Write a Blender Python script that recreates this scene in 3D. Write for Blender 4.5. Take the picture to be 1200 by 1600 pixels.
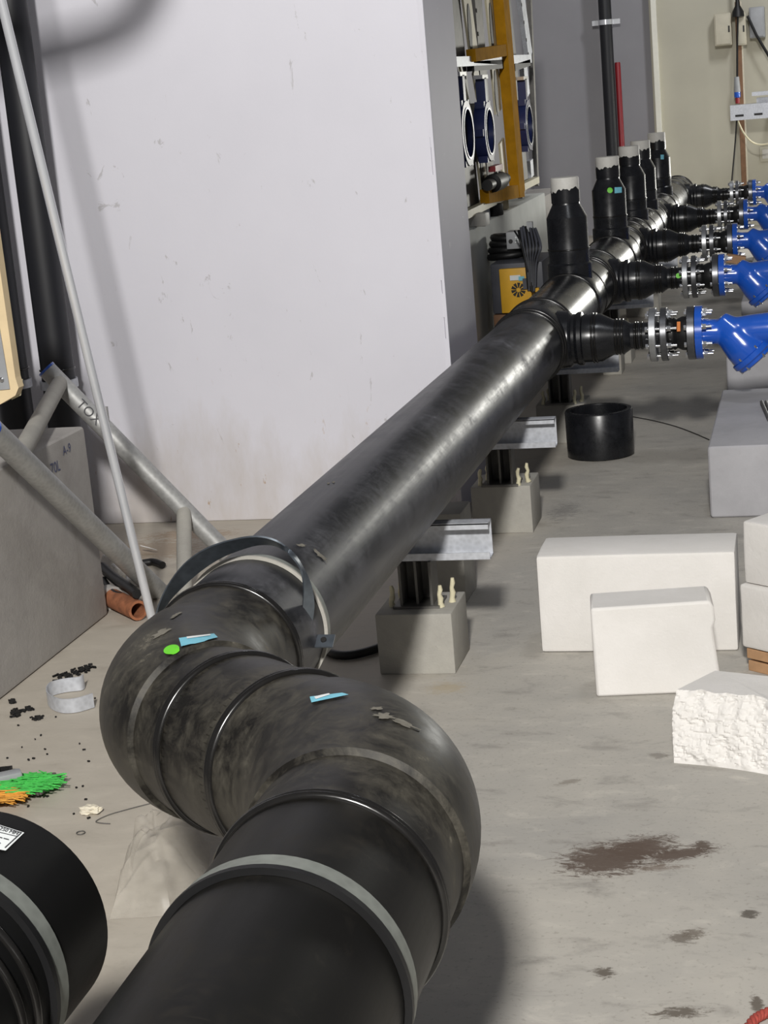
import bpy, bmesh, math, random
from mathutils import Vector, Matrix, noise
random.seed(4)
for o in list(bpy.data.objects): bpy.data.objects.remove(o)
SC = bpy.context.scene
COL = SC.collection
# ------------------------------------------------------------------ camera
F = 2730.0; CH = 1.3
PITCH, ROLL, YAW = math.radians(13.3), math.radians(5.07), math.radians(14.4)
FWD = Vector((-math.sin(YAW)*math.cos(PITCH), math.cos(YAW)*math.cos(PITCH), -math.sin(PITCH)))
R0 = Vector((math.cos(YAW), math.sin(YAW), 0)); U0 = R0.cross(FWD)
RT = R0*math.cos(ROLL) - U0*math.sin(ROLL)
UP = R0*math.sin(ROLL) + U0*math.cos(ROLL)
CAM = Vector((0, 0, CH))
cd = bpy.data.cameras.new('camera'); co = bpy.data.objects.new('camera', cd); COL.objects.link(co)
co.matrix_world = Matrix(((RT.x, UP.x, -FWD.x, 0), (RT.y, UP.y, -FWD.y, 0), (RT.z, UP.z, -FWD.z, CH), (0, 0, 0, 1)))
cd.sensor_fit = 'AUTO'; cd.sensor_width = 36; cd.lens = 36*F/1600; cd.clip_start = .05; cd.clip_end = 100
SC.camera = co
# ------------------------------------------------------------------ light and exposure
W = bpy.data.worlds.new('world'); SC.world = W; W.use_nodes = True
W.node_tree.nodes['Background'].inputs[0].default_value = (.86, .87, .95, 1)
W.node_tree.nodes['Background'].inputs[1].default_value = .10
def area(name, loc, aim, sx, sy, power, col):
    l = bpy.data.lights.new(name, 'AREA'); l.shape = 'RECTANGLE'; l.size = sx; l.size_y = sy; l.energy = power; l.color = col
    o = bpy.data.objects.new(name, l); COL.objects.link(o); o.location = loc
    o.rotation_euler = (Vector(aim)-Vector(loc)).to_track_quat('-Z', 'Y').to_euler()
    return o
area('ceiling_lamp_near', (.24, -2.8, 4.0), (-1.0, 5.5, .8), .44, .44, 530, (1, .977, .942))
area('ceiling_lamp_mid', (.0, 4.4, 3.4), (-.2, 6.6, 0), .25, .4, 10, (.92, .95, 1))
area('ceiling_lamp_far', (.2, 12.4, 3.3), (-1.0, 15.2, .6), .3, .8, 30, (.95, .96, 1))
area('flood_lamp_back', (1.05, 14.5, 1.0), (-.9, 8.5, .5), .7, .5, 80, (1, .99, .92))
SC.view_settings.view_transform = 'Standard'; SC.view_settings.look = 'None'
SC.view_settings.gamma = 1; SC.view_settings.use_curve_mapping = False
SC.view_settings.exposure = 0.22
# ------------------------------------------------------------------ pixel -> point on a real plane
def ray(x, y): return FWD*F + RT*(x-600) - UP*(y-800)
def onz(x, y, z=0.0): d = ray(x, y); return CAM + d*((z-CH)/d.z)
def onx(x, y, X): d = ray(x, y); return CAM + d*(X/d.x)
def ony(x, y, Y): d = ray(x, y); return CAM + d*(Y/d.y)
# ------------------------------------------------------------------ materials
def lin(c):
    return tuple(((v/255)/12.92 if v <= 10 else (((v/255)+.055)/1.055)**2.4) for v in c)
def new_mat(name):
    m = bpy.data.materials.new(name); m.use_nodes = True
    nt = m.node_tree; return m, nt, nt.nodes['Principled BSDF']
def tex(nt, scale, detail=4, rough=.6, vec=None, dist=0.0):
    n = nt.nodes.new('ShaderNodeTexNoise'); n.inputs['Scale'].default_value = scale
    n.inputs['Detail'].default_value = detail; n.inputs['Roughness'].default_value = rough; n.inputs['Distortion'].default_value = dist
    if vec is not None: nt.links.new(vec, n.inputs['Vector'])
    return n.outputs[0]
def coords(nt, scale=(1, 1, 1), rot=(0, 0, 0), loc=(0, 0, 0), kind='Object'):
    t = nt.nodes.new('ShaderNodeTexCoord'); mp = nt.nodes.new('ShaderNodeMapping')
    mp.inputs['Scale'].default_value = scale; mp.inputs['Rotation'].default_value = rot; mp.inputs['Location'].default_value = loc
    nt.links.new(t.outputs[kind], mp.inputs[0]); return mp.outputs[0]
def ramp(nt, src, lo, hi, a=0.0, b=1.0):
    n = nt.nodes.new('ShaderNodeMapRange'); n.clamp = True
    n.inputs[1].default_value = lo; n.inputs[2].default_value = hi; n.inputs[3].default_value = a; n.inputs[4].default_value = b
    nt.links.new(src, n.inputs[0]); return n.outputs[0]
def mixc(nt, fac, a, b):
    n = nt.nodes.new('ShaderNodeMix'); n.data_type = 'RGBA'
    if isinstance(fac, (int, float)): n.inputs[0].default_value = fac
    else: nt.links.new(fac, n.inputs[0])
    for k, v in ((6, a), (7, b)):
        if isinstance(v, tuple): n.inputs[k].default_value = (*v, 1)
        else: nt.links.new(v, n.inputs[k])
    return n.outputs[2]
def math2(nt, op, a, b):
    n = nt.nodes.new('ShaderNodeMath'); n.operation = op
    for k, v in ((0, a), (1, b)):
        if isinstance(v, (int, float)): n.inputs[k].default_value = v
        else: nt.links.new(v, n.inputs[k])
    return n.outputs[0]
def bump(nt, bs, src, strength, dist=.002):
    b = nt.nodes.new('ShaderNodeBump'); b.inputs['Strength'].default_value = strength; b.inputs['Distance'].default_value = dist
    nt.links.new(src, b.inputs['Height']); nt.links.new(b.outputs[0], bs.inputs['Normal'])
def simple(name, c, rough=.6, metal=0.0, var=.12, scale=30, bumps=0.0, spec=None, coat=0.0):
    m, nt, bs = new_mat(name); l = lin(c)
    v = coords(nt); n = tex(nt, scale, 5, .6, v)
    f = ramp(nt, n, .3, .7)
    col = mixc(nt, f, tuple(x*(1-var) for x in l), tuple(min(1, x*(1+var)) for x in l))
    nt.links.new(col, bs.inputs['Base Color'])
    bs.inputs['Roughness'].default_value = rough; bs.inputs['Metallic'].default_value = metal
    if spec is not None: bs.inputs['Specular IOR Level'].default_value = spec
    if coat: bs.inputs['Coat Weight'].default_value = coat; bs.inputs['Coat Roughness'].default_value = .06
    if bumps: bump(nt, bs, n, bumps)
    return m
def hdpe(name, base, dust, lo, hi, rough, streak=(60, 3, 60), amt=.5, scuff=.35, spec=.45):
    m, nt, bs = new_mat(name); v = coords(nt)
    n1 = tex(nt, 4.2, 8, .66, v, .5); n3 = tex(nt, 21, 8, .78, v, .8); fine = tex(nt, 130, 4, .7, v)
    mix = math2(nt, 'ADD', math2(nt, 'MULTIPLY', n1, .62), math2(nt, 'MULTIPLY', n3, .38))
    soft = ramp(nt, mix, lo, hi, 0, amt)
    patch = math2(nt, 'MULTIPLY', ramp(nt, mix, hi-.045, hi+.01), scuff)
    st = tex(nt, 1.0, 5, .75, coords(nt, streak))
    st2 = tex(nt, 1.0, 3, .7, coords(nt, (streak[1]*3, streak[0]*2.2, 30), (.4, .3, .5)))
    scr = math2(nt, 'MAXIMUM', ramp(nt, st, .60, .72, 0, .5), ramp(nt, st2, .64, .70, 0, .5))
    d = math2(nt, 'MULTIPLY', soft, ramp(nt, st, .3, .68, .35, 1.1))
    d = math2(nt, 'MAXIMUM', d, math2(nt, 'MULTIPLY', patch, ramp(nt, fine, .3, .6, .4, 1)))
    d = math2(nt, 'MAXIMUM', d, math2(nt, 'MULTIPLY', scr, math2(nt, 'MULTIPLY', ramp(nt, n1, .42, .62), scuff)))
    d = math2(nt, 'MINIMUM', d, 1.0)
    nt.links.new(mixc(nt, d, lin(base), lin(dust)), bs.inputs['Base Color'])
    nt.links.new(ramp(nt, math2(nt, 'ADD', d, math2(nt, 'MULTIPLY', st, .3)), 0, 1, rough-.06, min(.95, rough+.42)), bs.inputs['Roughness'])
    bs.inputs['Specular IOR Level'].default_value = spec
    bump(nt, bs, math2(nt, 'ADD', st, math2(nt, 'MULTIPLY', fine, .5)), .10, .001)
    return m
M = {}
M['pipe_near'] = hdpe('black_pipe_dusty', (20, 18, 15), (126, 121, 108), .43, .585, .42, (45, 45, 5), .42, .8, .35)
M['pipe'] = hdpe('black_pipe_scuffed', (20, 21, 24), (126, 126, 132), .44, .61, .36, (60, 2.2, 60), .40, .6, .36)
M['pipe_front'] = hdpe('black_pipe_front', (14, 13, 11), (74, 68, 58), .46, .64, .42, (50, 3, 50), .30, .45, .3)
M['pipe_dark'] = hdpe('black_pipe_new', (13, 13, 13), (54, 54, 50), .5, .70, .5, (30, 6, 30), .2, .2, .25)
M['pipe_clean'] = hdpe('black_pipe_clean', (20, 21, 24), (66, 68, 74), .48, .66, .26, (20, 20, 20), .3, .2, .5)
M['bead'] = simple('weld_bead_black', (24, 23, 22), .22, 0, .2, 40)
M['pipe_wall'] = simple('black_drain_pipe', (24, 25, 30), .5, 0, .15, 6)
M['rubber'] = simple('black_rubber', (15, 15, 16), .5, 0, .2, 30)
M['tape'] = simple('black_tape', (26, 27, 30), .3, 0, .25, 30, .4)
M['cap'] = simple('cream_cap', (205, 203, 196), .6, 0, .06, 40)
def galv(name, c, rough=.32, metal=.85):
    m, nt, bs = new_mat(name); l = lin(c); v = coords(nt)
    vo = nt.nodes.new('ShaderNodeTexVoronoi'); vo.inputs['Scale'].default_value = 90; nt.links.new(v, vo.inputs['Vector'])
    n = tex(nt, 14, 5, .65, v)
    f = math2(nt, 'ADD', math2(nt, 'MULTIPLY', vo.outputs['Distance'], .5), math2(nt, 'MULTIPLY', n, .7))
    f = ramp(nt, f, .25, .85)
    nt.links.new(mixc(nt, f, tuple(x*.72 for x in l), l), bs.inputs['Base Color'])
    nt.links.new(ramp(nt, n, .3, .7, rough-.08, rough+.16), bs.inputs['Roughness']); bs.inputs['Metallic'].default_value = metal
    return m
M['galv'] = galv('galvanised_steel', (205, 208, 214), .4, .3)
M['galv_bright'] = simple('bright_zinc_conduit', (214, 216, 220), .22, .35, .04, 8, 0, .8, 1.0)
M['strap_steel'] = galv('spring_strap_steel', (120, 128, 136), .34, .85)
M['galv_dull'] = galv('dull_galvanised_tube', (178, 178, 176), .5, .45)
M['band'] = galv('galvanised_band', (140, 144, 138), .45, .4)
M['chrome'] = simple('zinc_bolt', (225, 226, 228), .22, 1, .1, 60)
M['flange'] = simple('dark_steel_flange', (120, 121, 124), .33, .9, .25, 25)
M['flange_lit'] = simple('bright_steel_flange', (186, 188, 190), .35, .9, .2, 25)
M['blue'] = simple('blue_epoxy_paint', (26, 86, 190), .22, 0, .06, 14, 0, .6, .5)
M['blue_dark'] = simple('dark_blue_paint', (36, 46, 92), .3, 0, .12, 20)
M['yellow'] = simple('ochre_yellow_paint', (170, 122, 24), .9, 0, .18, 12, 0, .1)
M['yellow_machine'] = simple('yellow_machine_paint', (214, 164, 40), .45, 0, .08, 12)
M['cream'] = simple('cream_sheet', (214, 206, 176), .5, 0, .1, 9)
M['grey_steel'] = simple('grey_steel', (104, 102, 98), .55, .3, .25, 16)
M['wood'] = simple('raw_timber', (168, 132, 98), .7, 0, .2, 20, .3)
M['wood_post'] = simple('brown_timber', (132, 98, 72), .7, 0, .2, 16)
M['rust'] = simple('rusty_steel', (146, 92, 62), .85, 0, .35, 45, .6)
M['machine'] = simple('machine_dark_grey', (74, 76, 84), .5, 0, .15, 12)
M['dark'] = simple('dark_grill', (28, 27, 26), .6, 0, .2, 20)
M['box'] = simple('cream_junction_box', (198, 192, 172), .6, 0, .06, 15)
M['red'] = simple('dark_red_pipe', (138, 30, 38), .4, 0, .12, 20)
M['sticker_blue'] = simple('blue_sticker', (118, 190, 210), .5, 0, .1, 60)
M['sticker_white'] = simple('white_sticker', (222, 226, 226), .55, 0, .04, 60)
M['sticker_green'] = simple('green_sticker', (104, 205, 44), .5, 0, .05, 60)
M['ink'] = simple('black_ink', (50, 50, 54), .6, 0, .1, 60)
M['ink_blue'] = simple('blue_ink', (70, 76, 110), .6, 0, .1, 60)
M['orange'] = simple('orange_sticker', (206, 120, 50), .5, 0, .1, 60)
M['beige'] = simple('beige_edge_strip', (222, 200, 160), .6, 0, .06, 15)
M['panel'] = simple('grey_panel', (158, 160, 162), .5, .1, .1, 12)
M['green_fibre'] = simple('green_bristle', (74, 190, 84), .5, 0, .25, 60)
M['yellow_fibre'] = simple('amber_bristle', (222, 160, 66), .5, 0, .25, 60)
M['rope'] = simple('red_rope_fibre', (150, 62, 52), .8, 0, .25, 200)
M['foam'] = simple('grout_drip', (205, 198, 168), .8, 0, .1, 60)
M['brass'] = simple('brown_rag', (90, 84, 80), .8, 0, .3, 40)
M['paper'] = simple('paper_scrap', (214, 206, 186), .8, 0, .08, 60)
M['white_paint'] = simple('white_trim', (236, 234, 220), .5, 0, .03, 20)
M['card'] = simple('brown_cardboard', (112, 96, 78), .85, 0, .15, 30)
def plaster():
    m, nt, bs = new_mat('scuffed_white_plaster'); v = coords(nt)
    a = tex(nt, 1.3, 4, .6, v); b = tex(nt, 60, 3, .6, v)
    base = mixc(nt, ramp(nt, a, .3, .7), lin((212, 211, 219)), lin((220, 219, 227)))
    # scuffs
    s = tex(nt, 7, 5, .7, coords(nt, (1.8, 1, .8), (0, .5, 0)), 1.5)
    m1 = math2(nt, 'MULTIPLY', ramp(nt, s, .655, .70), .45)
    base = mixc(nt, m1, base, lin((150, 146, 142)))
    # grime towards the floor: splashes of mortar and mud with a ragged top
    sep = nt.nodes.new('ShaderNodeSeparateXYZ'); nt.links.new(v, sep.inputs[0])
    g = math2(nt, 'ADD', math2(nt, 'MULTIPLY', sep.outputs[2], -1.0), math2(nt, 'MULTIPLY', tex(nt, 4, 6, .7, coords(nt, (1, 1, .35))), 1.0))
    base = mixc(nt, ramp(nt, g, .18, .60, 0, .55), base, lin((178, 166, 148)))
    sp = tex(nt, 24, 4, .7, coords(nt, (1.4, 1, .4)))
    base = mixc(nt, math2(nt, 'MULTIPLY', ramp(nt, sp, .66, .72), ramp(nt, g, .05, .35)), base, lin((170, 140, 108)))
    nt.links.new(base, bs.inputs['Base Color']); bs.inputs['Roughness'].default_value = .7
    bump(nt, bs, math2(nt, 'ADD', b, math2(nt, 'MULTIPLY', a, 3)), .15, .002); return m
M['plaster'] = plaster()
def paint_wall(name, c, chips=.0):
    m, nt, bs = new_mat(name); v = coords(nt); l = lin(c)
    a = tex(nt, 1.5, 5, .6, v)
    base = mixc(nt, ramp(nt, a, .3, .7), tuple(x*.93 for x in l), tuple(x*1.05 for x in l))
    if chips:
        s = tex(nt, 22, 5, .7, coords(nt, (1, .6, 1.6)), 1.5)
        base = mixc(nt, ramp(nt, s, .66, .70, 0, chips), base, lin((226, 224, 224)))
        s2 = tex(nt, 15, 5, .7, coords(nt, (1, .6, 1.2), loc=(3, 2, 1)), 1.5)
        base = mixc(nt, ramp(nt, s2, .70, .74, 0, chips), base, lin((92, 88, 92)))
    nt.links.new(base, bs.inputs['Base Color']); bs.inputs['Roughness'].default_value = .6; return m
M['wall_end'] = paint_wall('grey_chipped_paint', (176, 174, 184), .7)
M['wall_grey'] = paint_wall('lavender_grey_paint', (150, 149, 153))
M['wall_cream'] = paint_wall('dull_cream_paint', (192, 188, 170))
def concrete(name, c1, c2, sc=6, spots=0.25, bmp=.3, dark=(120, 112, 104)):
    m, nt, bs = new_mat(name); v = coords(nt)
    a = tex(nt, sc, 8, .65, v, .3); b = tex(nt, sc*14, 5, .65, v); c = tex(nt, sc*40, 2, .5, v)
    base = mixc(nt, ramp(nt, a, .3, .7), lin(c1), lin(c2))
    base = mixc(nt, ramp(nt, b, .62, .76, 0, spots), base, lin(dark))
    base = mixc(nt, ramp(nt, b, .22, .38, spots, 0), base, tuple(min(1, x*1.25) for x in lin(c2)))
    nt.links.new(base, bs.inputs['Base Color']); bs.inputs['Roughness'].default_value = .85
    bump(nt, bs, math2(nt, 'ADD', b, math2(nt, 'MULTIPLY', c, .5)), bmp, .003); return m
M['conc'] = concrete('cast_concrete', (150, 147, 140), (172, 169, 160))
M['conc_dark'] = concrete('grey_concrete_pedestal', (150, 146, 142), (174, 170, 165), 5)
M['conc_pad'] = concrete('smooth_concrete_pad', (158, 157, 160), (178, 177, 180), 4, .12, .15)
M['aac'] = concrete('white_aerated_concrete', (214, 211, 206), (226, 223, 219), 5, .12, .25, (196, 192, 184))
M['kerb'] = concrete('pale_render', (188, 190, 186), (206, 208, 204), 3, .1, .1)
def floor_mat():
    m, nt, bs = new_mat('dusty_concrete_floor'); v = coords(nt)
    a = tex(nt, 1.6, 7, .62, v, .4); b = tex(nt, 12, 7, .7, coords(nt, (.7, 1.4, 1)), .4); c = tex(nt, 110, 3, .6, v)
    base = mixc(nt, ramp(nt, a, .32, .68), lin((162, 159, 153)), lin((184, 179, 169)))
    base = mixc(nt, ramp(nt, b, .55, .72, 0, .6), base, lin((200, 195, 184)))
    base = mixc(nt, ramp(nt, b, .30, .45, .5, 0), base, lin((122, 118, 112)))
    base = mixc(nt, ramp(nt, c, .58, .72, 0, .4), base, lin((116, 110, 100)))
    sep = nt.nodes.new('ShaderNodeSeparateXYZ'); nt.links.new(v, sep.inputs[0])
    # paler spilled dust on the left of the header
    d = math2(nt, 'ADD', math2(nt, 'MULTIPLY', sep.outputs[0], -1.0), math2(nt, 'MULTIPLY', a, .5))
    base = mixc(nt, ramp(nt, d, 1.0, 1.45, 0, .75), base, mixc(nt, ramp(nt, b, .3, .7), lin((176, 167, 152)), lin((190, 181, 166))))
    # brown mortar / mud stains with their own ragged outlines
    stn = tex(nt, 46, 8, .85, coords(nt, (.7, 1.5, 1), (0, 0, .35)), 1.0)
    def stain(px, py, rx, ry, rot, col, thr, amt, sc=26):
        p = onz(px, py)
        n = nt.nodes.new('ShaderNodeMapping'); n.vector_type = 'TEXTURE'
        n.inputs['Location'].default_value = (p.x, p.y, 0); n.inputs['Rotation'].default_value = (0, 0, rot); n.inputs['Scale'].default_value = (rx, ry, 1)
        nt.links.new(v, n.inputs[0]); ln = nt.nodes.new('ShaderNodeVectorMath'); ln.operation = 'LENGTH'; nt.links.new(n.outputs[0], ln.inputs[0])
        q = math2(nt, 'ADD', ln.outputs['Value'], math2(nt, 'MULTIPLY', math2(nt, 'SUBTRACT', stn, .5), 5.0))
        return mixc(nt, ramp(nt, q, thr-.1, thr+.4, amt, 0), base, lin(col))
    for s in ((950, 1342, .065, .05, .35, (88, 74, 64), 1.0, .95), (1000, 1326, .055, .04, .5, (88, 74, 64), .95, .95),
              (1060, 1335, .06, .02, .45, (88, 74, 64), .95, .95), (1100, 1322, .016, .018, .4, (88, 76, 66), .9, .9),
              (1030, 1356, .05, .013, .2, (112, 98, 86), .6, .7), (1065, 1465, .022, .02, .5, (100, 92, 82), .7, .8),
              (1085, 1458, .02, .016, .3, (104, 95, 84), .7, .8), (1170, 1428, .013, .014, 0, (86, 80, 72), .9, .9),
              (943, 1520, .016, .016, 0, (90, 82, 72), .7, .9), (1060, 1583, .04, .012, .2, (92, 84, 74), .8, .9),
              (1183, 1570, .008, .025, .1, (92, 84, 74), .8, .9), (888, 1222, .035, .012, .6, (118, 110, 98), .6, .6),
              (1030, 1180, .02, .02, 0, (110, 104, 96), .6, .6), (880, 800, .06, .12, 0, (112, 110, 108), .5, .5),
              (240, 860, .16, .12, 0, (146, 124, 100), .8, .6), (300, 835, .14, .06, 0, (150, 124, 98), .8, .6),
              (700, 1075, .06, .05, 0, (176, 160, 130), .4, .6)):
        base = stain(*s)
    nt.links.new(base, bs.inputs['Base Color'])
    nt.links.new(ramp(nt, b, .3, .7, .6, .85), bs.inputs['Roughness'])
    bump(nt, bs, math2(nt, 'ADD', b, math2(nt, 'MULTIPLY', c, .4)), .18, .002); return m
M['floor'] = floor_mat()
def plastic():
    m, nt, bs = new_mat('clear_plastic_film'); bs.inputs['Base Color'].default_value = (*lin((196, 190, 178)), 1)
    bs.inputs['Roughness'].default_value = .25; v = coords(nt)
    bs.inputs['Alpha'].default_value = .36
    nt.links.new(ramp(nt, tex(nt, 14, 3, .6, v), .35, .7, .22, .5), bs.inputs['Alpha'])
    return m
M['plastic'] = plastic()
# ------------------------------------------------------------------ mesh builder
class MB:
    def __init__(s): s.v = []; s.f = []
    def add(s, vs, fs):
        b = len(s.v); s.v += [tuple(x) for x in vs]; s.f += [tuple(i+b for i in f) for f in fs]; return s
    def box(s, c, size, rot=None):
        c = Vector(c); h = Vector(size)/2; vs = []
        for z in (-1, 1):
            for y in (-1, 1):
                for x in (-1, 1):
                    p = Vector((x*h.x, y*h.y, z*h.z))
                    if rot is not None: p = rot @ p
                    vs.append(c+p)
        return s.add(vs, [(0, 2, 3, 1), (4, 5, 7, 6), (0, 1, 5, 4), (2, 6, 7, 3), (0, 4, 6, 2), (1, 3, 7, 5)])
    def lathe(s, o, ax, prof, n=32, cap=True):
        o = Vector(o); t = Vector(ax).normalized()
        u = t.orthogonal().normalized() if abs(t.z) > .9 else Vector((0, 0, 1)).cross(t).normalized()
        w = t.cross(u); vs = []; fs = []; k = len(prof)
        for (d, r) in prof:
            for i in range(n):
                a = 2*math.pi*i/n; vs.append(o+t*d+(u*math.cos(a)+w*math.sin(a))*r)
        for j in range(k-1):
            for i in range(n):
                i2 = (i+1) % n; fs.append((j*n+i, j*n+i2, (j+1)*n+i2, (j+1)*n+i))
        if cap: fs.append(tuple(reversed(range(n)))); fs.append(tuple((k-1)*n+i for i in range(n)))
        return s.add(vs, fs)
    def ringshape(s, o, ax, prof, n=48):          # closed profile (d, r) revolved
        o = Vector(o); t = Vector(ax).normalized()
        u = t.orthogonal().normalized() if abs(t.z) > .9 else Vector((0, 0, 1)).cross(t).normalized()
        w = t.cross(u); vs = []; fs = []; k = len(prof)
        for (d, r) in prof:
            for i in range(n):
                a = 2*math.pi*i/n; vs.append(o+t*d+(u*math.cos(a)+w*math.sin(a))*r)
        for j in range(k):
            j2 = (j+1) % k
            for i in range(n):
                i2 = (i+1) % n; fs.append((j*n+i, j*n+i2, j2*n+i2, j2*n+i))
        return s.add(vs, fs)
    def torus(s, o, ax, R, r, n=56, m=10):
        return s.ringshape(o, ax, [(r*math.sin(2*math.pi*j/m), R+r*math.cos(2*math.pi*j/m)) for j in range(m)], n)
    def tube(s, pts, rad, n=14, cap=True):
        pts = [Vector(p) for p in pts]; k = len(pts); rs = rad if isinstance(rad, (list, tuple)) else [rad]*k
        vs = []; fs = []; u = None
        for j, p in enumerate(pts):
            t = (pts[min(j+1, k-1)]-pts[max(j-1, 0)]).normalized()
            u = t.orthogonal().normalized() if u is None else (u-t*u.dot(t)).normalized()
            w = t.cross(u)
            for i in range(n):
                a = 2*math.pi*i/n; vs.append(p+(u*math.cos(a)+w*math.sin(a))*rs[j])
        for j in range(k-1):
            for i in range(n):
                i2 = (i+1) % n; fs.append((j*n+i, j*n+i2, (j+1)*n+i2, (j+1)*n+i))
        if cap: fs.append(tuple(reversed(range(n)))); fs.append(tuple((k-1)*n+i for i in range(n)))
        return s.add(vs, fs)
    def strip(s, pts, off, th):                    # polyline swept by vector off, thickness along local normal
        pts = [Vector(p) for p in pts]; off = Vector(off); k = len(pts); vs = []; fs = []
        for j, p in enumerate(pts):
            t = (pts[min(j+1, k-1)]-pts[max(j-1, 0)]).normalized(); nn = t.cross(off).normalized()*th/2
            vs += [p-off/2-nn, p+off/2-nn, p+off/2+nn, p-off/2+nn]
        for j in range(k-1):
            a = j*4; b = a+4
            for q in range(4): fs.append((a+q, a+(q+1) % 4, b+(q+1) % 4, b+q))
        fs.append((3, 2, 1, 0)); e = (k-1)*4; fs.append((e, e+1, e+2, e+3))
        return s.add(vs, fs)
    def prism(s, poly, off):
        poly = [Vector(p) for p in poly]; off = Vector(off); k = len(poly)
        fs = [tuple(range(k)), tuple(reversed(range(k, 2*k)))]
        for i in range(k): j = (i+1) % k; fs.append((i, i+k, j+k, j))
        return s.add(poly+[p+off for p in poly], fs)
    def bevel_box(s, c, size, bev, rot=None, seg=2, jitter=0, sub=0):
        bm = bmesh.new(); bmesh.ops.create_cube(bm, size=1)
        for v in bm.verts: v.co = Vector((v.co.x*size[0], v.co.y*size[1], v.co.z*size[2]))
        bmesh.ops.bevel(bm, geom=bm.edges[:], offset=bev, segments=seg, affect='EDGES', profile=.6)
        if sub: bmesh.ops.subdivide_edges(bm, edges=bm.edges[:], cuts=sub, use_grid_fill=True)
        vs = []
        bm.verts.index_update()
        for v in bm.verts:
            p = v.co.copy()
            if jitter: p += noise.noise_vector(Vector(c)*7+p*14)*jitter
            if rot is not None: p = rot @ p
            vs.append(Vector(c)+p)
        fs = [tuple(v.index for v in f.verts) for f in bm.faces]; bm.free()
        return s.add(vs, fs)
    def build(s, name, mat, parent=None, smooth=35, loc=None):
        base = Vector(loc) if loc is not None else Vector((0, 0, 0))
        if parent is not None:
            q = parent
            while q is not None: base = base+Vector(q.location); q = q.parent
        me = bpy.data.meshes.new(name)
        me.from_pydata([tuple(Vector(v)-base) for v in s.v], [], s.f); me.validate()
        bm = bmesh.new(); bm.from_mesh(me); bmesh.ops.recalc_face_normals(bm, faces=bm.faces[:]); bm.to_mesh(me); bm.free()
        if smooth:
            me.polygons.foreach_set('use_smooth', [True]*len(me.polygons)); me.set_sharp_from_angle(angle=math.radians(smooth))
        me.materials.append(M[mat]); o = bpy.data.objects.new(name, me); COL.objects.link(o)
        if loc is not None: o.location = loc
        if parent is not None: o.parent = parent
        return o
def thing(name, label, cat, loc=(0, 0, 0), group=None):
    o = bpy.data.objects.new(name, None); COL.objects.link(o); o.location = loc; o.empty_display_size = .1
    o['label'] = label; o['category'] = cat
    if group: o['group'] = group
    return o
def tag(o, label, cat, group=None):
    o['label'] = label; o['category'] = cat
    if group: o['group'] = group
    return o
def struct(o): o['kind'] = 'structure'; return o
def copy_tree(o, parent=None):
    c = o.copy(); COL.objects.link(c); c.parent = parent
    for ch in list(o.children): copy_tree(ch, c)
    return c
def text_mesh(body, size, mapper, mat, name, parent, font_shear=0):
    cu = bpy.data.curves.new('t', 'FONT'); cu.body = body; cu.size = size; cu.extrude = 0; cu.resolution_u = 3
    to = bpy.data.objects.new('t', cu); COL.objects.link(to)
    dg = bpy.context.evaluated_depsgraph_get(); me = bpy.data.meshes.new_from_object(to.evaluated_get(dg))
    mb = MB(); mb.add([mapper(v.co.x, v.co.y) for v in me.vertices], [tuple(p.vertices) for p in me.polygons])
    bpy.data.objects.remove(to); bpy.data.curves.remove(cu); bpy.data.meshes.remove(me)
    return mb.build(name, mat, parent, 0)
# ------------------------------------------------------------------ structure
WY = 5.27; WX = -1.107
o = MB().box((0.5, 8.5, -.05), (9, 20, .1)).build('floor', 'floor', None, 0); struct(o)
# front wall with its narrow grey end
o = MB().bevel_box(((-4.2+WX)/2, WY+.24, 1.6), (WX+4.2, .48, 3.2), .006).build('wall_front', 'plaster', None, 30); struct(o)
o = MB().box((WX+.004, WY+.25, 1.6), (.006, .455, 3.2)).build('wall_end', 'wall_end', None, 0); struct(o)
rr = random.Random(3); mb = MB(); zz = 0.0; col = []
while zz < 3.1:                         # ragged worn plaster bead down the corner
    h = rr.uniform(.02, .09); w = rr.uniform(.004, .011); col.append((zz, h, w)); zz += h
for z_, h, w in col: mb.box((WX+.0035-w/2+.004, WY+.004, z_+h/2), (w+.004, .0125, h))
o = mb.build('trim_1', 'plaster', None, 0); struct(o)
o = MB().box((-2.35, 10.7, 1.6), (.1, 10, 3.2)).build('wall_left', 'wall_grey', None, 0); struct(o)
BX = ony(1016, 60, 15.0).x
o = MB().box(((BX-2.4)/2, 15.2, 1.6), (2.4+BX, .2, 3.2)).build('wall_back', 'wall_grey', None, 0); struct(o)
o = MB().box(((BX+4)/2, 15.15, 1.6), (4-BX, .3, 3.2)).build('wall_back_right', 'wall_cream', None, 0); struct(o)
a = ony(1016, 0, 14.98); b = ony(1025, 0, 14.98)
o = MB().bevel_box(((a.x+b.x)/2, 14.98, 1.6), (b.x-a.x, .05, 3.2), .006).build('trim_2', 'white_paint', None, 0); struct(o)
# ------------------------------------------------------------------ header pipe assembly
PR = .120; AX, AZ = -.919, .46; NX, NZ = -.4945, .512
Y2, Y1 = 2.245, 1.81; ST = .250; YEND = 12.75
V2 = Vector((AX, Y2, AZ)); V1 = Vector((NX, Y1, NZ)); MID = (V1-V2).normalized(); ML = (V1-V2).length
DY = Vector((0, 1, 0))
BR_Y = [5.808, 7.438, 8.886, 10.481, 12.242]
RI_Y = [6.82, 8.34, 9.40, 10.06, 11.18]
hp = thing('header_pipe', 'long black plastic header pipe with two bends, upright stubs and side branches', 'pipe', (AX, 4, 0))
seg = [2.5]+sorted([y+s*.17 for y in BR_Y for s in (-1, 1)]+[y+s*.13 for y in RI_Y for s in (-1, 1)])+[YEND]
RUN = MB().lathe((AX, 0, AZ), DY, [(2.495, PR), (5.62, PR)], 72).build('pipe_run', 'pipe', hp, 40)
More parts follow.
